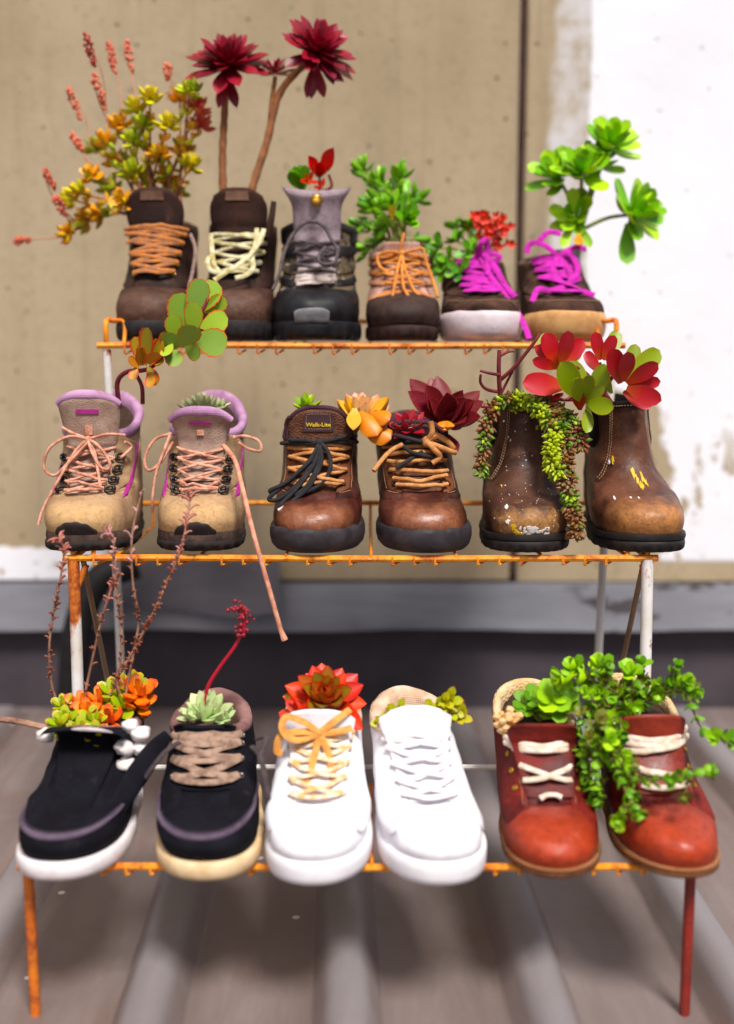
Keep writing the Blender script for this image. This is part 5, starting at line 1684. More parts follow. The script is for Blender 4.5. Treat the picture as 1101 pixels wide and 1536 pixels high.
for x, y in ((455, 165), (465, 160), (490, 158), (515, 120), (330, 150), (352, 150)):
    st = P(472, 95, D0) if x > 400 else P(341, 112, D0)
    pl.leaf(AEO, st, P(x, y, D0 - .01) - st, FW + UP * .2, 0.050)

# ---- top 3: small scarlet-leaved plant and a green pad
RL = leaf_mesh('leaf', m_leaf('scarlet_leaf', C(224, 28, 20), C(196, 16, 18), inner=C(214, 70, 20), rough=.35), 1, .45, .14, .6, .1, .15, .2)
GL_ = leaf_mesh('leaf', m_leaf('bright_green_pad', C(112, 178, 22), C(90, 156, 20)), 1, .52, .2, .55, .1, .14, .12, sharp_tip=False)
D0 = 1.68
pl = Plant('red_succulent', 'small scarlet leaved succulent above the lilac tongue of the black boot', P(475, 300, D0))
c0 = P(478, 290, D0)
pl.stem([c0, P(480, 275, D0), P(478, 262, D0)], .002, .0015, ST_RD)
pl.stem([c0, P(497, 280, D0), P(493, 262, D0)], .0025, .002, ST_RD)
c1 = P(480, 264, D0)
for x, y, sz in ((460, 236, .034), (502, 228, .044), (482, 240, .026), (495, 250, .026), (466, 252, .026), (470, 262, .02)):
    pl.leaf(RL, c1, P(x, y, D0 - .02) - c1, FW + UP * .4, sz * 1.15)
pl.rosette(RL, P(464, 272, D0 - .02), FW + UP * .3, 7, .016, .6, 70, 20)
pl.rosette(RL, P(482, 282, D0 - .02), FW + UP * .6, 6, .014, .6, 70, 20)
for x, y, q in ((434, 258, .5), (440, 242, -.4), (448, 238, .2), (455, 250, .6), (443, 268, -.5)):
    pl.leaf(GL_, P(455, 285, D0 + .01), P(x, y, D0) - P(455, 285, D0 + .01), FW + Vector((q, 0, .2)), .036)

# ---- top 4: bright green jade
JG = leaf_mesh('leaf', m_leaf('jade_green', C(86, 158, 24), C(128, 186, 40), edge=C(150, 190, 60), edge_lo=.9, rough=.35), 1, .46, .16, .62, .1, .1, .15, sharp_tip=False)
rg = random.Random(21)
D0 = 1.70
pl = Plant('jade_plant', 'bright green jade plant spilling behind the tan walking shoe', P(598, 372, D0))
for x, y, dd in ((545, 258, .03), (572, 275, .02), (598, 268, .0), (560, 312, .02), (588, 312, -.02), (612, 330, -.02), (622, 300, .02), (546, 340, .03), (552, 372, .03), (636, 372, .02), (643, 392, .03), (575, 295, .04), (605, 295, .04), (580, 340, .0)):
    e = P(x, y, D0 + dd)
    st = P(598 + rg.uniform(-14, 14), 368, D0)
    pts = pl.stem([st, st.lerp(e, .55) + Vector((0, 0, .012)), e], .0026, .0018, ST_GN)
    pl.pairs(JG, pts, .026, 4, rg, 62, .45)
    pl.rosette(JG, e, (pts[-1] - pts[-4]).normalized() + UP * .5, 6, .027, .6, 75, 10, .2, .3, rg)
YL = leaf_mesh('leaf', m_leaf('yellow_leaf', C(216, 190, 30), C(196, 176, 40)), 1, .46, .16, .62, .1, .1, .15, sharp_tip=False)
pl.leaf(YL, P(588, 330, D0 - .04), UP + FW * .3, FW, .022)

# ---- top 5: kalanchoe with scalloped green leaves and red flowers
KG = leaf_mesh('leaf', m_leaf('kalanchoe_green', C(64, 130, 24), C(104, 162, 36), rough=.38), 1, .62, .10, .58, .1, .14, .1, sharp_tip=False)
FLW = leaf_mesh('petal', m_leaf('orange_red_petal', C(220, 62, 30), C(206, 36, 30)), 1, .6, .08, .6, .1, .2, .1, nl=5, nw=4, sharp_tip=False)
rg = random.Random(31)
D0 = 1.72
pl = Plant('kalanchoe', 'kalanchoe with dark green leaves and orange red flower heads in a brown sneaker', P(715, 400, D0))
for x, y, dd in ((660, 372, -.02), (672, 392, -.03), (685, 362, 0), (700, 345, .02), (705, 378, -.04), (690, 405, -.05), (655, 392, 0), (715, 360, -.01), (682, 345, .03), (668, 405, -.03), (702, 340, .03)):
    e = P(x, y, D0 + dd)
    st = P(712, 398, D0)
    pts = pl.stem([st, st.lerp(e, .5) + UP * .01, e], .0022, .0016, ST_GN)
    pl.rosette(KG, e, (e - st).normalized() + UP * .4 + FW * .3, 6, .024, .6, 85, 25, .1, .35, rg)
for k in range(52):
    x, y = rg.gauss(738, 14), rg.uniform(322, 372)
    if k < 16: x, y = rg.gauss(722, 16), rg.uniform(318, 345)
    c = P(x, y, D0 + rg.uniform(-.035, .02))
    if k % 4 == 0: pl.stem([P(728, 392, D0), c.lerp(P(728, 392, D0), .4), c], .001, .0008, ST_RD, per=3)
    for q in range(4):
        th = q * pi / 2 + k
        d = Vector((math.cos(th), -.5, math.sin(th)))
        pl.leaf(FLW, c, d, FW + UP * .3, .0085, name='petal')

# ---- top 6: lime green branching succulent
LM = leaf_mesh('leaf', m_leaf('lime_green', C(116, 190, 20), C(168, 210, 44), rough=.38, tip=C(196, 206, 70), tip_lo=.9), 1, .42, .10, .70, .12, .14, .2, base=.2, sharp_tip=False)
YG = leaf_mesh('leaf', m_leaf('yellow_orange_leaf', C(214, 180, 30), C(206, 130, 50)), 1, .42, .10, .70, .12, .14, .2, base=.2, sharp_tip=False)
rg = random.Random(41)
D0 = 1.74
pl = Plant('lime_succulent', 'tall lime green succulent with open leaf rosettes at the top right', P(866, 400, D0))
hub = P(872, 345, D0)
pl.stem([P(866, 400, D0), P(868, 370, D0), hub], .0050, .0040, ST_BR)
for x, y, dx, dz, n, sz in ((912, 222, .25, .9, 14, .046), (838, 268, -.5, .6, 13, .046), (872, 262, 0, .8, 12, .044), (948, 322, .6, .4, 15, .050), (862, 325, -.2, .2, 9, .038), (895, 250, .2, .8, 8, .04)):
    e = P(x, y, D0 + rg.uniform(-.03, .03))
    pl.stem([hub, hub.lerp(e, .5) + UP * .006, e], .0032, .0026, ST_GN)
    pl.rosette(LM, e, Vector((dx, -.65, dz)), n + 5, sz * 1.12, .55, 96, 12, .15, .3, rg, .75, 1.25)
for x, y in ((868, 350),):
    pl.leaf(YG, P(x, y, D0 - .04), Vector((rg.uniform(-1, 1), -.3, -.3)), UP + FW, .034)
for (x, y, x1, y1) in ((940, 335, 938, 398), (952, 330, 960, 360), (858, 335, 842, 372), (872, 340, 884, 372), (968, 322, 995, 320)):
    a, e = P(x, y, D0 - .03), P(x1, y1, D0 - .03)
    pl.leaf(LM, a, e - a, FW, (e - a).length)
# clear plastic cup round its roots
b = MB()
cpos = P(850, 396, D0)
prof = [(0.018, -0.03), (0.021, 0.0), (0.0222, 0.016), (0.0236, 0.017), (0.0236, 0.020), (0.0212, 0.0195), (0.020, 0.0), (0.017, -0.029)]
b.grid([[Vector((r * math.cos(2 * pi * i / 24), r * math.sin(2 * pi * i / 24), h)) for i in range(24)] for r, h in prof], True)
o = b.build('plastic_cup', m_plain('cloudy_plastic', C(176, 186, 176), 0.3, 0, .2, 120, .6))
o.location = cpos
tag(o, 'small cloudy plastic cup inside the rightmost top sneaker', 'cup')

# ---- middle 1: paddle kalanchoe with red scalloped margins, leaning out to the right
PAD = leaf_mesh('leaf', m_leaf('paddle_green', C(124, 158, 74), C(150, 176, 70), edge=C(214, 62, 40), edge_lo=.80, rough=.5), 1, .80, .09, .62, .05, .04, .04, base=.2, nl=14, nw=10, sharp_tip=False, crenate=34)
PADR = leaf_mesh('leaf', m_leaf('paddle_red_green', C(146, 146, 40), C(190, 120, 44), edge=C(206, 54, 30), edge_lo=.62, rough=.5), 1, .66, .09, .62, .05, .10, .08, base=.2, nl=14, nw=10, sharp_tip=False, crenate=34)
rg = random.Random(51)
D0 = 1.43
pl = Plant('paddle_kalanchoe', 'paddle kalanchoe with grey green red edged leaves leaning over a beige boot', P(180, 600, 1.47))
pl.stem([P(180, 612, 1.47), P(176, 575, 1.46), P(190, 558, 1.45), P(225, 552, 1.43), P(262, 512, 1.42), P(300, 470, 1.42), P(312, 448, 1.42)], .0035, .0022, ST_RD)
pl.stem([P(214, 605, 1.46), P(213, 580, 1.45), P(204, 556, 1.44), P(215, 530, 1.43)], .003, .002, ST_RD)
for x0, y0, x1, y1, dz, big in ((285, 478, 306, 420, 0, 1), (306, 468, 338, 448, .012, 1), (268, 500, 272, 440, .01, 1), (300, 490, 342, 478, -.006, 1), (290, 505, 340, 520, -.012, 1), (285, 500, 296, 455, -.02, 1), (276, 512, 300, 536, -.014, 1),
                               (262, 508, 258, 472, -.012, 1), (296, 470, 326, 424, .015, 1), (270, 520, 292, 488, -.024, 1), (250, 520, 268, 548, -.016, 1), (245, 530, 262, 500, -.016, 1),
                               (214, 545, 200, 506, 0, 0), (218, 548, 226, 492, -.01, 0), (225, 548, 248, 512, -.014, 0), (222, 550, 236, 578, -.016, 0), (208, 552, 192, 536, -.01, 0), (214, 548, 214, 520, -.022, 0), (232, 545, 246, 545, -.018, 0), (212, 548, 206, 522, -.026, 0), (220, 545, 236, 526, -.026, 0), (205, 550, 198, 570, -.01, 0), (238, 535, 232, 508, -.004, 0), (228, 556, 226, 582, -.02, 0), (246, 528, 254, 498, -.008, 1), (258, 515, 246, 535, -.022, 1)):
    a, e = P(x0, y0, D0 + dz), P(x1, y1, D0 + dz * 1.5 - .004)
    pl.leaf(PAD if big else PADR, a, e - a, FW + Vector((rg.uniform(-.9, .9), 0, rg.uniform(-.3, .8))), (e - a).length * 1.02, width=rg.uniform(.85, 1.0))

# ---- middle 2: small pale spiky rosette
PAL = leaf_mesh('leaf', m_leaf('pale_green_tipped', C(172, 186, 142), C(196, 196, 150), tip=C(206, 130, 84), tip_lo=.86), 1, .36, .18, .5, .05, .1, .12)
rg = random.Random(61)
pl = Plant('pale_rosette', 'pale spiky rosette filling the lilac lined beige boot', P(305, 622, 1.475))
pl.rosette(PAL, P(305, 617, 1.478), UP + FW * .35, 34, .030, .5, 84, 8, .2, .15, rg)
pl.rosette(PAL, P(283, 615, 1.485), UP + FW * .3, 14, .018, .5, 84, 8, .2, .15, rg)
pl.rosette(PAL, P(329, 614, 1.485), UP + FW * .3, 14, .018, .5, 84, 8, .2, .15, rg)

# ---- middle 3: fat yellow-orange rosette and a tiny green one
FAT = leaf_mesh('leaf', m_leaf('fat_yellow_leaf', C(226, 170, 50), C(216, 176, 90), tip=C(222, 104, 56), tip_lo=.82, inner=C(206, 190, 110), rough=.38), 1, .48, .24, .58, .12, .12, .16)
FATP = leaf_mesh('leaf', m_leaf('pale_pink_leaf', C(218, 186, 128), C(222, 168, 124), tip=C(216, 96, 130), tip_lo=.84, rough=.38), 1, .42, .22, .58, .12, .12, .16)
ORA = leaf_mesh('leaf', m_leaf('fat_orange_leaf', C(228, 142, 22), C(218, 116, 24), tip=C(200, 80, 30), tip_lo=.86, rough=.34), 1, .66, .36, .60, .12, -.10, -.10, sharp_tip=False)
rg = random.Random(71)
D0 = 1.48
pl = Plant('yellow_rosette', 'fat leaved yellow and orange rosette leaning right out of a brown boot', P(530, 655, D0 + .01))
pl.stem([P(515, 665, D0 + .02), P(528, 650, D0 + .01), P(540, 632, D0)], .006, .005, ST_GN)
pl.rosette(FATP, P(542, 636, D0), UP + FW * .45 + Vector((.1, 0, 0)), 30, .046, .5, 74, 6, .2, .14, rg, .75, 1.1)
for x, y, me, sz in ((498, 604, FAT, .046), (512, 598, FAT, .044), (592, 600, FAT, .052), (585, 612, FATP, .044), (505, 614, FAT, .04), (525, 596, FATP, .040)):
    c = P(542, 632, D0 - .012)
    pl.leaf(me, c, P(x, y, D0 - .03) - c, FW * .6 + UP * .8, sz)
for x0, y0, x1, y1, me, sz in ((540, 618, 562, 646, ORA, .044), (545, 640, 584, 656, ORA, .044), (556, 620, 582, 628, ORA, .034), (532, 612, 530, 648, FAT, .040)):
    a, e = P(x0, y0, D0 - .03), P(x1, y1, D0 - .055)
    pl.leaf(me, a, e - a, FW + UP * .4, sz)
GRN = leaf_mesh('leaf', m_leaf('small_green_leaf', C(126, 172, 36), C(160, 186, 50), tip=C(190, 110, 60), tip_lo=.85), 1, .50, .14, .6, .1, .12, .2)
pl = Plant('green_rosette', 'tiny green rosette on a thin stem behind the labelled brown boot', P(460, 640, 1.50))
pl.stem([P(459, 650, 1.50), P(459, 632, 1.495), P(459, 612, 1.49)], .0016, .0014, ST_BR)
pl.rosette(GRN, P(459, 613, 1.49), UP + FW * .3, 12, .023, .55, 82, 10, .2, .2, rg)

# ---- middle 4: dark red echeverias
DRD = leaf_mesh('leaf', m_leaf('dusky_red_leaf', C(128, 40, 46), C(104, 30, 42), edge=C(176, 88, 62), edge_lo=.9, inner=C(150, 66, 64), rough=.42), 1, .44, .13, .60, .1, .16, .10)
DPK = leaf_mesh('leaf', m_leaf('pink_red_leaf', C(176, 52, 66), C(146, 40, 52), edge=C(196, 88, 80), edge_lo=.9, rough=.42), 1, .46, .14, .58, .1, .16, .10)
rg = random.Random(81)
D0 = 1.475
pl = Plant('dark_red_echeveria', 'large dusky red pointed rosette with a small pink one over a brown boot', P(650, 665, D0 + .02))
c = P(668, 636, D0)
pl.stem([P(640, 672, D0 + .03), P(655, 655, D0 + .02), c], .006, .005, ST_RD)
for x, y, sz, dd in ((613, 572, .066, .01), (655, 568, .064, .03), (633, 578, .058, -.03), (668, 584, .060, -.045), (640, 600, .054, -.03), (697, 585, .056, -.02), (720, 590, .060, .01), (727, 605, .058, -.01), (705, 600, .054, -.045), (724, 630, .050, -.04),
                     (700, 640, .044, -.06), (645, 572, .05, .04), (690, 590, .048, .03), (716, 604, .044, -.04), (608, 590, .050, -.02)):
    e = P(x, y, D0 + dd)
    pl.leaf(DRD, c, e - c, FW * .8 + UP * .6 + (c - e).normalized() * .2, (e - c).length * 1.02)
pl.rosette(DRD, c + UP * .006, UP + FW * .5, 9, .030, .6, 50, 6, .15, .15, rg)
pl.rosette(DPK, P(610, 646, D0 - .03), UP + FW * .75, 18, .031, .5, 80, 8, .15, .14, rg)
a = P(672, 632, D0 - .05)
for x, y in ((655, 640), (664, 648), (676, 640)):
    pl.leaf(ORA, a, P(x, y, D0 - .075) - a, FW + UP, .020)
a = P(672, 652, D0 - .02)
pl.leaf(DRD, a, P(690, 690, D0 - .05) - a, FW + Vector((.3, 0, .2)), .034)

# ---- middle 5: trailing sedum (burro's tail) round the shaft, bare branching stem
BT_G = m_leaf('bead_green', C(104, 128, 46), C(78, 104, 40), var=0.3)
BT_L = m_leaf('bead_lime', C(176, 190, 58), C(146, 172, 46), var=0.3)
BT_R = m_leaf('bead_red', C(136, 70, 56), C(112, 96, 50), var=0.3)
rg = random.Random(91)
pl = Plant('trailing_sedum', 'trailing burro tail sedum with bare red branches over the paint splashed boot', P(790, 615, 1.46))
def garland(pts, r, n, mats, name, sz=.0052):
    p = spline([Vector(q) for q in pts], 14)
    pl.stem(pts, .0012, .0010, ST_GN)
    bs = [MB(), MB(), MB()]
    m = len(p) - 1
    for k in range(n):
        f = (k + rg.random()) / n
        i = min(int(f * m), m - 1)
        c = p[i].lerp(p[i + 1], f * m - i)
        a = (p[i + 1] - p[i]).normalized()
        e1 = a.orthogonal().normalized(); e2 = a.cross(e1)
        th = k * 2.4
        rd = e1 * math.cos(th) + e2 * math.sin(th)
        d = (rd + a * rg.uniform(.2, .9) + Vector((rg.uniform(-.4, .4), rg.uniform(-.4, .4), rg.uniform(-.3, .5)))).normalized()
        cc = c + rd * r * rg.uniform(.25, .75) * (0.75 + .6 * noise.noise(c * 70 + Vector((3, 1, 0))))
        v_ = noise.noise(c * 45) * .8 + rg.gauss(0, .22) - mats
        w = bs[2 if v_ > .42 else (0 if v_ > -.02 else 1)]
        # pointed bead leaf
        q = []
        ln, wd = sz * rg.uniform(1.1, 2.3), sz * rg.uniform(.40, .66)
        e3 = d.orthogonal().normalized(); e4 = d.cross(e3)
        for h, ww in ((0, .35), (.3, 1), (.65, .85), (1, .08)):
            q.append([cc + d * ln * h + (e3 * math.cos(z * pi / 3) + e4 * math.sin(z * pi / 3)) * wd * ww - pl.o for z in range(6)])
        w.grid(q, True, flip=True)
    for w, mt in zip(bs, (BT_G, BT_R, BT_L)):
        if w.v:
            o = w.build(name, mt, pl.root, 80)
            o['kind'] = 'stuff'
garland([P(790, 600, 1.44), P(760, 600, 1.42), P(738, 615, 1.41), P(727, 650, 1.40), P(724, 690, 1.395), P(722, 712, 1.395)], .007, 210, -.02, 'sedum_strand')
garland([P(770, 612, 1.43), P(782, 600, 1.415), P(800, 606, 1.41), P(815, 622, 1.40), P(832, 645, 1.385)], .008, 200, -.5, 'sedum_strand')
garland([P(805, 602, 1.43), P(825, 612, 1.41), P(843, 640, 1.39), P(848, 690, 1.37), P(852, 740, 1.355), P(863, 780, 1.345), P(862, 805, 1.34)], .011, 430, .14, 'sedum_strand')
garland([P(822, 612, 1.42), P(848, 622, 1.41), P(868, 650, 1.40), P(873, 672, 1.40)], .008, 130, -.2, 'sedum_strand')
garland([P(832, 650, 1.38), P(828, 685, 1.365), P(838, 715, 1.36)], .010, 150, -.6, 'sedum_strand')
pl.stem([P(778, 618, 1.46), P(755, 606, 1.43), P(750, 590, 1.42), P(748, 555, 1.41), P(749, 525, 1.41)], .0036, .0026, ST_RD)
pl.stem([P(750, 570, 1.42), P(772, 550, 1.41), P(800, 515, 1.40), P(812, 497, 1.40)], .0028, .0018, ST_RD)
pl.stem([P(749, 562, 1.41), P(735, 560, 1.40), P(720, 556, 1.40)], .0022, .0016, ST_RD)
pl.stem([P(749, 588, 1.42), P(730, 584, 1.41), P(721, 574, 1.405), P(721, 562, 1.40)], .0024, .0016, ST_RD)
pl.stem([P(749, 535, 1.41), P(762, 528, 1.41), P(772, 527, 1.41)], .0018, .0012, ST_RD)
pl.stem([P(752, 590, 1.42), P(762, 570, 1.42), P(770, 555, 1.41)], .002, .0014, ST_RD)
pl.stem([P(770, 612, 1.44), P(745, 612, 1.41), P(722, 610, 1.40)], .0024, .0016, ST_RD)

# ---- middle 6: red and green propeller-leaved succulent
PRD = leaf_mesh('leaf', m_leaf('crimson_leaf', C(196, 16, 34), C(160, 14, 34), inner=C(190, 70, 20), rough=.36), 1, .46, .16, .58, .1, .14, .06, nl=13, nw=8, sharp_tip=False)
PGR = leaf_mesh('leaf', m_leaf('olive_lime_leaf', C(152, 174, 24), C(118, 134, 30), edge=C(206, 120, 50), edge_lo=.9, rough=.36), 1, .46, .16, .58, .1, .14, .06, nl=13, nw=8, sharp_tip=False)
rg = random.Random(101)
D0 = 1.42
pl = Plant('crimson_succulent', 'crimson and lime leaved succulent bursting from the rightmost middle boot', P(915, 625, 1.46))
hub = P(905, 590, 1.44)
pl.stem([P(925, 640, 1.47), P(918, 610, 1.45), hub], .005, .004, ST_RD)
for x, y in ((840, 545), (900, 545), (935, 560), (850, 600)):
    pl.stem([hub, hub.lerp(P(x, y, D0), .5) + UP * .01, P(x, y, D0)], .003, .002, ST_RD)
pl.stem([P(905, 592, 1.44), P(845, 600, 1.42), P(805, 585, 1.41)], .0024, .0018, ST_RD)
for x0, y0, x1, y1, c, dd in ((835, 548, 818, 502, 0, 0), (842, 548, 850, 498, 0, -.02), (838, 548, 806, 520, 0, .01), (845, 545, 872, 512, 0, .02), (838, 552, 800, 540, 0, -.01), (850, 552, 868, 520, 1, .02), (845, 558, 812, 505, 1, .03),
                              (900, 540, 893, 500, 0, 0), (905, 540, 922, 505, 0, -.01), (910, 540, 925, 500, 1, .03), (930, 575, 918, 524, 0, -.03), (936, 572, 940, 528, 0, -.04), (938, 572, 952, 520, 1, .02), (940, 575, 984, 545, 0, -.02),
                              (942, 578, 988, 572, 0, -.01), (940, 582, 990, 600, 0, -.03), (940, 570, 985, 528, 1, .02), (935, 588, 975, 608, 0, .0), (868, 598, 840, 545, 1, -.04), (878, 600, 880, 562, 1, -.05), (880, 605, 920, 612, 1, -.05), (872, 605, 905, 580, 1, -.03),
                              (888, 600, 905, 548, 1, -.01), (870, 600, 860, 568, 1, -.06), (848, 580, 786, 576, 0, -.02), (846, 590, 828, 600, 0, -.01), (882, 610, 878, 648, 1, -.03), (870, 615, 868, 585, 0, -.03), (918, 590, 900, 560, 1, .0), (880, 590, 855, 545, 1, .01), (900, 560, 880, 530, 0, .03)):
    a, e = P(x0, y0, D0 + dd * .4), P(x1, y1, D0 + dd)
    pl.leaf(PGR if c else PRD, a, e - a, FW + Vector((rg.uniform(-.4, .4), 0, rg.uniform(-.1, .5))), (e - a).length * 1.06, width=rg.uniform(.9, 1.15))

# ---- bottom 1: orange and lime sedum with pebbles, dry flower stalks rising from it
SO = [leaf_mesh('leaf', m_leaf('sedum_lime_b', C(178, 186, 24), C(140, 164, 24), tip=C(232, 140, 24), tip_lo=.78), 1, .56, .3, .6, .15, .1, .12, sharp_tip=False),
      leaf_mesh('leaf', m_leaf('sedum_orange_b', C(236, 150, 20), C(226, 110, 22), tip=C(214, 60, 24), tip_lo=.7), 1, .56, .3, .6, .15, .1, .12, sharp_tip=False),
      leaf_mesh('leaf', m_leaf('sedum_red_b', C(206, 58, 24), C(220, 100, 28), tip=C(190, 36, 24), tip_lo=.7), 1, .56, .3, .6, .15, .1, .12, sharp_tip=False)]
rg = random.Random(111)
D0 = 1.25
pl = Plant('orange_sedum', 'orange and lime sedum crowding the open navy shoe', P(150, 1110, D0))
for x, y, c, sz in ((100, 1085, 0, .022), (120, 1060, 1, .022), (95, 1062, 0, .02), (140, 1085, 0, .022), (150, 1055, 1, .024), (170, 1045, 0, .026), (185, 1065, 0, .026), (205, 1045, 1, .032), (165, 1085, 2, .024), (120, 1100, 0, .022), (145, 1108, 0, .022), (88, 1090, 0, .018), (195, 1035, 0, .028), (130, 1072, 1, .022), (162, 1108, 2, .018), (208, 1062, 1, .028), (100, 1105, 0, .018)):
    e = P(x, y, D0 + (1085 - y) * .0012 + rg.uniform(-.01, .01))
    st = P(150, 1120, D0 + .02)
    pl.stem([st, st.lerp(e, .6) + UP * .006, e], .0022, .0018, ST_GN, per=3)
    pl.rosette(SO[c], e, UP + FW * .5 + Vector((rg.uniform(-.3, .3), 0, 0)), 9, sz, .6, 90, 12, .2, .25, rg)
DRYF = m_leaf('dry_pink_bract', C(206, 160, 156), C(166, 108, 96))
DRYB = m_leaf('dry_brown_bract', C(150, 88, 70), C(112, 66, 54))
def dry_stalk(pts, label, bracts):
    p0 = Plant('dry_flower_stalk', label, Vector(pts[0]), 'dry flower stalks rising from the bottom left shoe', 'flower stalk')
    p = p0.stem(pts, .0018, .0010, ST_DRY, per=12)
    b, b2 = MB(), MB()
    m = len(p) - 1
    for k in range(bracts):
        f = 0.12 + .88 * rg.random()
        i = min(int(f * m), m - 1)
        c = p[i].lerp(p[i + 1], f * m - i) - p0.o
        a = (p[i + 1] - p[i]).normalized()
        e1 = a.orthogonal().normalized(); e2 = a.cross(e1)
        th = rg.uniform(0, 6.28)
        rd = e1 * math.cos(th) + e2 * math.sin(th)
        ln = rg.uniform(.004, .008) if f < .75 else rg.uniform(.006, .014)
        (b if f > .62 else b2).tube(spline([c, c + rd * ln * .5 + a * ln * .5, c + rd * ln * .9 + a * ln * .45 + UP * ln * .1], 3), lambda q: .0017 * (1 - .5 * q), 5)
    for w, mt in ((b, DRYF), (b2, DRYB)):
        if w.v:
            o = w.build('bracts', mt, p0.root, 80); o['kind'] = 'stuff'
dry_stalk([P(185, 1050, 1.28), P(175, 1020, 1.275), P(195, 985, 1.27), P(225, 930, 1.265), P(252, 870, 1.26), P(272, 820, 1.262), P(284, 760, 1.28), P(281, 745, 1.285)], 'dry stalk leaning right across the toe of the right beige boot', 120)
dry_stalk([P(130, 1050, 1.29), P(128, 1040, 1.288), P(145, 960, 1.285), P(155, 920, 1.28), P(165, 890, 1.275), P(178, 862, 1.275)], 'short dry stalk with curled bracts between the two left rack legs', 36)
dry_stalk([P(160, 1052, 1.285), P(178, 1010, 1.28), P(182, 940, 1.275), P(172, 870, 1.272), P(170, 810, 1.27), P(160, 800, 1.268)], 'dry stalk with pale curled tips ending at the left beige boot sole', 60)
dry_stalk([P(90, 1060, 1.30), P(78, 1030, 1.295), P(74, 970, 1.29), P(82, 910, 1.285), P(92, 860, 1.28), P(96, 825, 1.275), P(88, 808, 1.27)], 'leftmost dry stalk bowing out beside the rusty left leg', 70)
dry_stalk([P(188, 1046, 1.28), P(200, 980, 1.27), P(208, 930, 1.265), P(200, 880, 1.262), P(197, 830, 1.262), P(200, 790, 1.268), P(212, 740, 1.28)], 'pale straw stalk curving up between the two beige boots', 34)
b = MB()
pt = [P(0, 1079, 1.24), P(30, 1083, 1.238), P(62, 1090, 1.235), P(100, 1096, 1.238)]
b.tube(spline(pt, 6), .0036, 7)
o = b.build('dry_twig', ST_DRY)
tag(o, 'dry pinkish twig sticking out left of the open navy shoe', 'twig')
PEB = m_rubber('white_pebble', C(232, 226, 224), C(214, 204, 200), 0.5, None, 60)
PEBT = m_rubber('tan_pebble', C(222, 178, 96), C(204, 154, 76), 0.5, None, 60)
for k, (x, y, rx, ry, m_, lab) in enumerate(((196, 1088, .0095, .0075, PEB, 'white pebble at the top of the small pile in the navy shoe'), (210, 1100, .0115, .0085, PEB, 'white pebble at the right side of the pile in the navy shoe'),
        (188, 1122, .0125, .0085, PEB, 'largest white pebble across the middle of the pile in the navy shoe'), (210, 1122, .0085, .0075, PEB, 'small white pebble below the right hand one in the navy shoe'), (190, 1146, .0115, .0080, PEB, 'lowest white pebble of the pile in the navy shoe'),
        (188, 1168, .0060, .0120, PEBT, 'tan pebble wedged below the white pebbles in the navy shoe'), (68, 1103, .0110, .0080, PEB, 'white pebble alone at the left edge of the navy shoe'))):
    b = MB()
    b.ball((0, 0, 0), 1.0, 14, 9, (rx, rx * .9, ry), .35, k * 3.3)
    o = b.build('pebble', m_, None, 80)
    o.location = P(x, y, 1.200 if x > 100 else 1.225)
    tag(o, lab, 'pebble', 'pebbles in the open navy shoe')

# ---- bottom 2: pale green rosette with a red flower stalk
PWG = leaf_mesh('leaf', m_leaf('pale_mint_leaf', C(196, 206, 160), C(176, 196, 140), tip=C(206, 120, 84), tip_lo=.9, rough=.45), 1, .52, .22, .58, .1, .12, .18)
rg = random.Random(121)
D0 = 1.255
pl = Plant('mint_rosette', 'pale mint rosette with a bent red flower stalk in the laced navy shoe', P(308, 1080, D0))
pl.rosette(PWG, P(312, 1076, D0), UP + FW * .35, 24, .034, .5, 82, 8, .2, .15, rg)
pl.rosette(PWG, P(288, 1078, D0 - .01), UP + FW * .4, 10, .020, .5, 82, 8, .2, .15, rg)
pl.rosette(PWG, P(338, 1080, D0 - .01), UP + FW * .4, 10, .018, .5, 82, 8, .2, .15, rg)
STK = m_leaf('crimson_stalk', C(146, 16, 44), C(176, 28, 52))
sp = pl.stem([P(306, 1062, D0), P(312, 1030, D0), P(330, 1000, D0), P(352, 970, D0), P(364, 945, D0), P(367, 925, D0), P(362, 913, D0), P(346, 912, D0)], .0024, .0014, STK, 'flower_stalk')
b = MB()
for k in range(60):
    i = int(len(sp) * (.52 + .46 * rg.random()))
    i = min(i, len(sp) - 1)
    if k % 3 == 0: i = int(len(sp) * rg.choice((.55, .68, .70, .86, .9, .97))); i = min(i, len(sp) - 1)
    b.ball(sp[i] - pl.o + Vector((rg.gauss(0, .003), rg.gauss(0, .003), rg.gauss(0, .003))), rg.uniform(.0016, .0032), 6, 4)
o = b.build('flower_buds', STK, pl.root, 80)

# ---- bottom 3: red echeveria
RGE = leaf_mesh('leaf', m_leaf('red_green_leaf', C(134, 122, 44), C(160, 84, 44), edge=C(206, 30, 40), edge_lo=.70, tip=C(214, 44, 40), tip_lo=.86, rough=.4), 1, .58, .14, .60, .12, .20, .16, nl=12, nw=8)
RRE = leaf_mesh('leaf', m_leaf('red_outer_leaf', C(206, 28, 28), C(206, 66, 30), edge=C(222, 50, 40), edge_lo=.85, inner=C(190, 110, 44), rough=.36), 1, .52, .15, .60, .12, .20, .14, nl=12, nw=8)
rg = random.Random(131)
D0 = 1.245
pl = Plant('red_echeveria', 'red echeveria rosette with green heart sitting in the bow tied white sneaker', P(488, 1075, D0 + .02))
ax = UP * .8 + FW * .75
pl.rosette(RRE, P(488, 1056, D0 + .01), ax, 17, .049, .85, 100, 66, .02, .15, rg)
pl.rosette(RGE, P(488, 1052, D0), ax + UP * .1, 20, .040, .5, 64, 6, .15, .14, rg)
pl.rosette(RRE, P(445, 1075, D0 - .01), ax + Vector((-.6, 0, 0)), 7, .026, .7, 90, 40, .05, .2, rg)
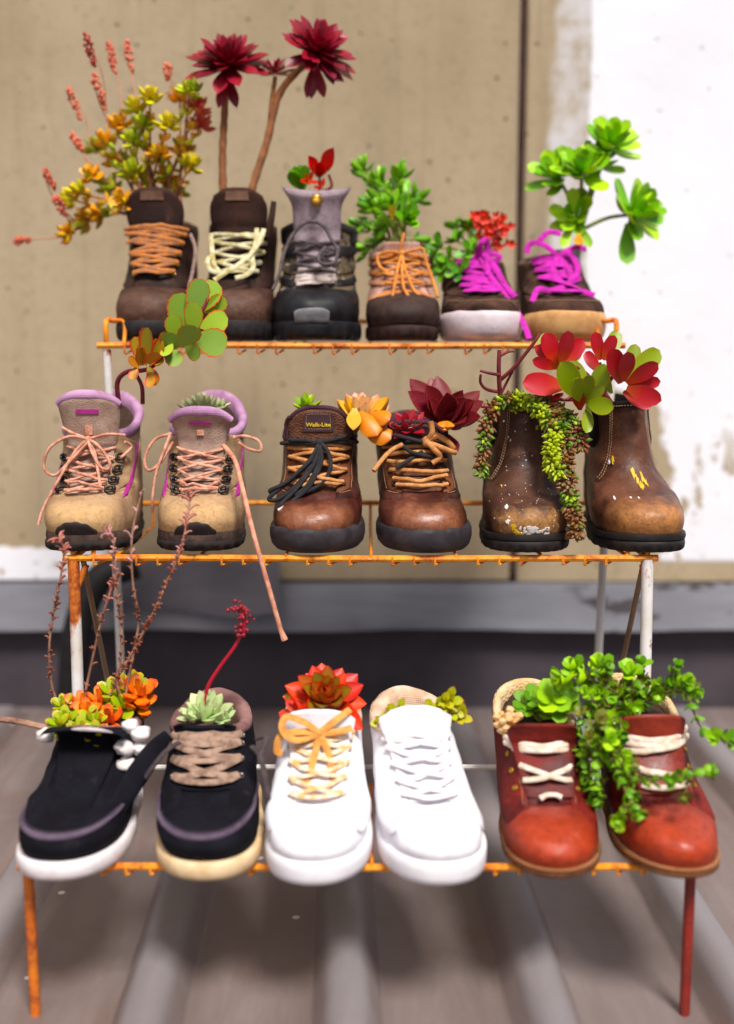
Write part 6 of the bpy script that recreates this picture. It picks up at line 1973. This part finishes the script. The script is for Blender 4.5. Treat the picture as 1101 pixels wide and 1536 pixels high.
GB = leaf_mesh('leaf', m_leaf('thin_green_blade', C(90, 150, 30), C(120, 170, 50)), 1, .2, .1, .5)
a = P(446, 1056, D0); pl.leaf(GB, a, P(424, 1038, D0) - a, FW, .020)

# ---- bottom 4: sprigs either side of the tongue
SPG = leaf_mesh('leaf', m_leaf('sprig_yellow_green', C(196, 186, 30), C(156, 166, 34), tip=C(206, 50, 36), tip_lo=.80), 1, .58, .22, .6, .1, .12, .15)
rg = random.Random(141)
for x0, y0, pts_, lab in ((600, 1090, ((576, 1086), (588, 1074), (596, 1066), (600, 1084), (584, 1092)), 'small yellow green sprig left of the plain white sneaker tongue'),
                         (645, 1070, ((662, 1058), (676, 1066), (688, 1074), (672, 1050), (652, 1062)), 'yellow green sprig with red tips right of the plain white sneaker tongue')):
    pl = Plant('sedum_sprig', lab, P(x0, y0, 1.25), 'sprigs in the plain white sneaker')
    for x, y in pts_:
        e = P(x, y, 1.24 + rg.uniform(-.006, .006))
        pl.stem([P(x0, y0, 1.255), P(x0, y0, 1.25).lerp(e, .6) + UP * .003, e], .0016, .0013, ST_GN, per=3)
        pl.rosette(SPG, e, UP * .6 + FW + Vector((rg.uniform(-.4, .4), 0, 0)), 7, .018, .65, 80, 15, .2, .3, rg)

# ---- bottom 5: round-leaved green clump, a pale blossom lump
RND = leaf_mesh('leaf', m_leaf('round_green_leaf', C(118, 176, 24), C(156, 196, 40), rough=.4), 1, .85, .14, .58, .05, .1, .08, base=.15, nl=8, sharp_tip=False)
RND2 = leaf_mesh('leaf', m_leaf('round_mid_green', C(84, 140, 30), C(120, 164, 44), rough=.45), 1, .80, .14, .58, .05, .1, .08, base=.15, nl=7, nw=5, sharp_tip=False)
rg = random.Random(151)
D0 = 1.25
pl = Plant('round_leaf_plant', 'round leaved green plant inside the fleece lined red brown boot', P(800, 1075, D0))
for x, y, sz, me in ((785, 1056, .018, RND2), (800, 1048, .018, RND2), (795, 1062, .016, RND2), (828, 1048, .026, RND), (842, 1060, .024, RND), (820, 1060, .022, RND), (846, 1040, .020, RND)):
    e = P(x, y, D0 + rg.uniform(-.02, .01))
    pl.stem([P(808, 1082, D0), e.lerp(P(808, 1082, D0), .4), e], .0015, .0012, ST_GN, per=3)
    pl.rosette(me, e, UP + FW * .9, 6, sz, .75, 88, 45, .1, .3, rg)
b = MB()
for k in range(26):
    c = Vector((rg.gauss(0, .007), rg.gauss(0, .006), rg.gauss(0, .006)))
    b.ball(c, rg.uniform(.003, .006), 8, 5, (1, 1, .8), .3, k)
o = b.build('fleece_tuft', m_fabric('cream_tuft', C(232, 206, 160), C(214, 160, 100), 320, .98))
o.location = P(760, 1080, 1.215)
tag(o, 'cream fleece tuft on the left collar of the red brown boot', 'tuft')

# ---- bottom 6: trailing small-leaved sedum tumbling over both red boots
rg = random.Random(161)
OLV = leaf_mesh('leaf', m_leaf('olive_leaf', C(124, 122, 50), C(96, 112, 40), rough=.5), 1, .70, .14, .58, .05, .1, .08, base=.15, nl=7, nw=5, sharp_tip=False)
ST_OL = m_rubber('olive_brown_stem', C(120, 100, 52), C(96, 84, 44), 0.7)
D0 = 1.22
pl = Plant('trailing_green_sedum', 'tumbling green small leaved sedum trailing over the right red brown boot', P(950, 1075, 1.26))
for pts_, n, me in ((((950, 1075, 1.26), (920, 1040, 1.23), (880, 1020, 1.22), (850, 1020, 1.21)), 9, RND), (((945, 1075, 1.26), (905, 1030, 1.25), (870, 1005, 1.24)), 8, RND), (((940, 1075, 1.25), (910, 1030, 1.24), (896, 1010, 1.235)), 7, RND),
                  (((955, 1070, 1.26), (960, 1030, 1.25), (968, 990, 1.24)), 10, RND2), (((950, 1070, 1.26), (945, 1040, 1.24), (950, 1010, 1.23)), 8, RND), (((955, 1060, 1.25), (1000, 1030, 1.22), (1045, 1040, 1.21)), 12, RND2), (((955, 1065, 1.25), (1010, 1040, 1.2), (1060, 1080, 1.18), (1096, 1110, 1.17)), 14, RND2),
                  (((945, 1075, 1.25), (905, 1080, 1.20), (880, 1120, 1.18), (875, 1180, 1.17)), 14, RND2), (((945, 1075, 1.25), (915, 1100, 1.19), (905, 1140, 1.165), (900, 1185, 1.15)), 13, RND2), (((940, 1080, 1.24), (920, 1110, 1.18), (930, 1170, 1.135), (965, 1215, 1.115)), 14, RND2),
                  (((940, 1080, 1.24), (915, 1120, 1.17), (955, 1165, 1.13), (1010, 1165, 1.12), (1065, 1158, 1.12)), 18, RND2), (((945, 1075, 1.25), (890, 1060, 1.21), (870, 1095, 1.19)), 10, RND2), (((950, 1070, 1.25), (930, 1060, 1.20), (925, 1095, 1.175)), 9, RND2),
                  (((940, 1085, 1.24), (900, 1110, 1.18), (885, 1150, 1.165), (890, 1195, 1.155)), 13, RND2), (((955, 1070, 1.26), (985, 1035, 1.235), (1010, 1030, 1.22)), 9, RND2), (((940, 1080, 1.24), (920, 1130, 1.16), (940, 1190, 1.125)), 12, RND2)):
    w = [P(*q) + Vector((rg.gauss(0, .004), rg.gauss(0, .004), rg.gauss(0, .004))) for q in pts_]
    pts = pl.stem(w, .0016, .0010, ST_OL)
    pl.pairs(me, pts, .0115 if me is RND2 else .016, int(n * .7), rg, 78, .15 + rg.random() * .15, whorl=3)
    pl.rosette(me, pts[-1], (pts[-1] - pts[-5]).normalized() + FW * .4, 6, .013 if me is RND2 else .018, .7, 80, 25, .1, .3, rg)
    for _ in range(3):
        i = rg.randrange(len(pts) // 3, len(pts) - 1)
        e = pts[i] + Vector((rg.uniform(-.022, .022), rg.uniform(-.022, .004), rg.uniform(-.014, .022)))
        sp = pl.stem([pts[i], pts[i].lerp(e, .5) + UP * .003, e], .0010, .0008, ST_OL, per=4)
        mm = rg.choice((RND, RND2, OLV))
        pl.pairs(mm, sp, .0095, 2, rg, 75, .4, whorl=3)
        pl.rosette(mm, e, (e - pts[i]).normalized() + FW * .4 + UP * .2, 5, rg.uniform(.009, .014), .7, 80, 25, .1, .3, rg)
for q in PLANTS:
    q.finish()
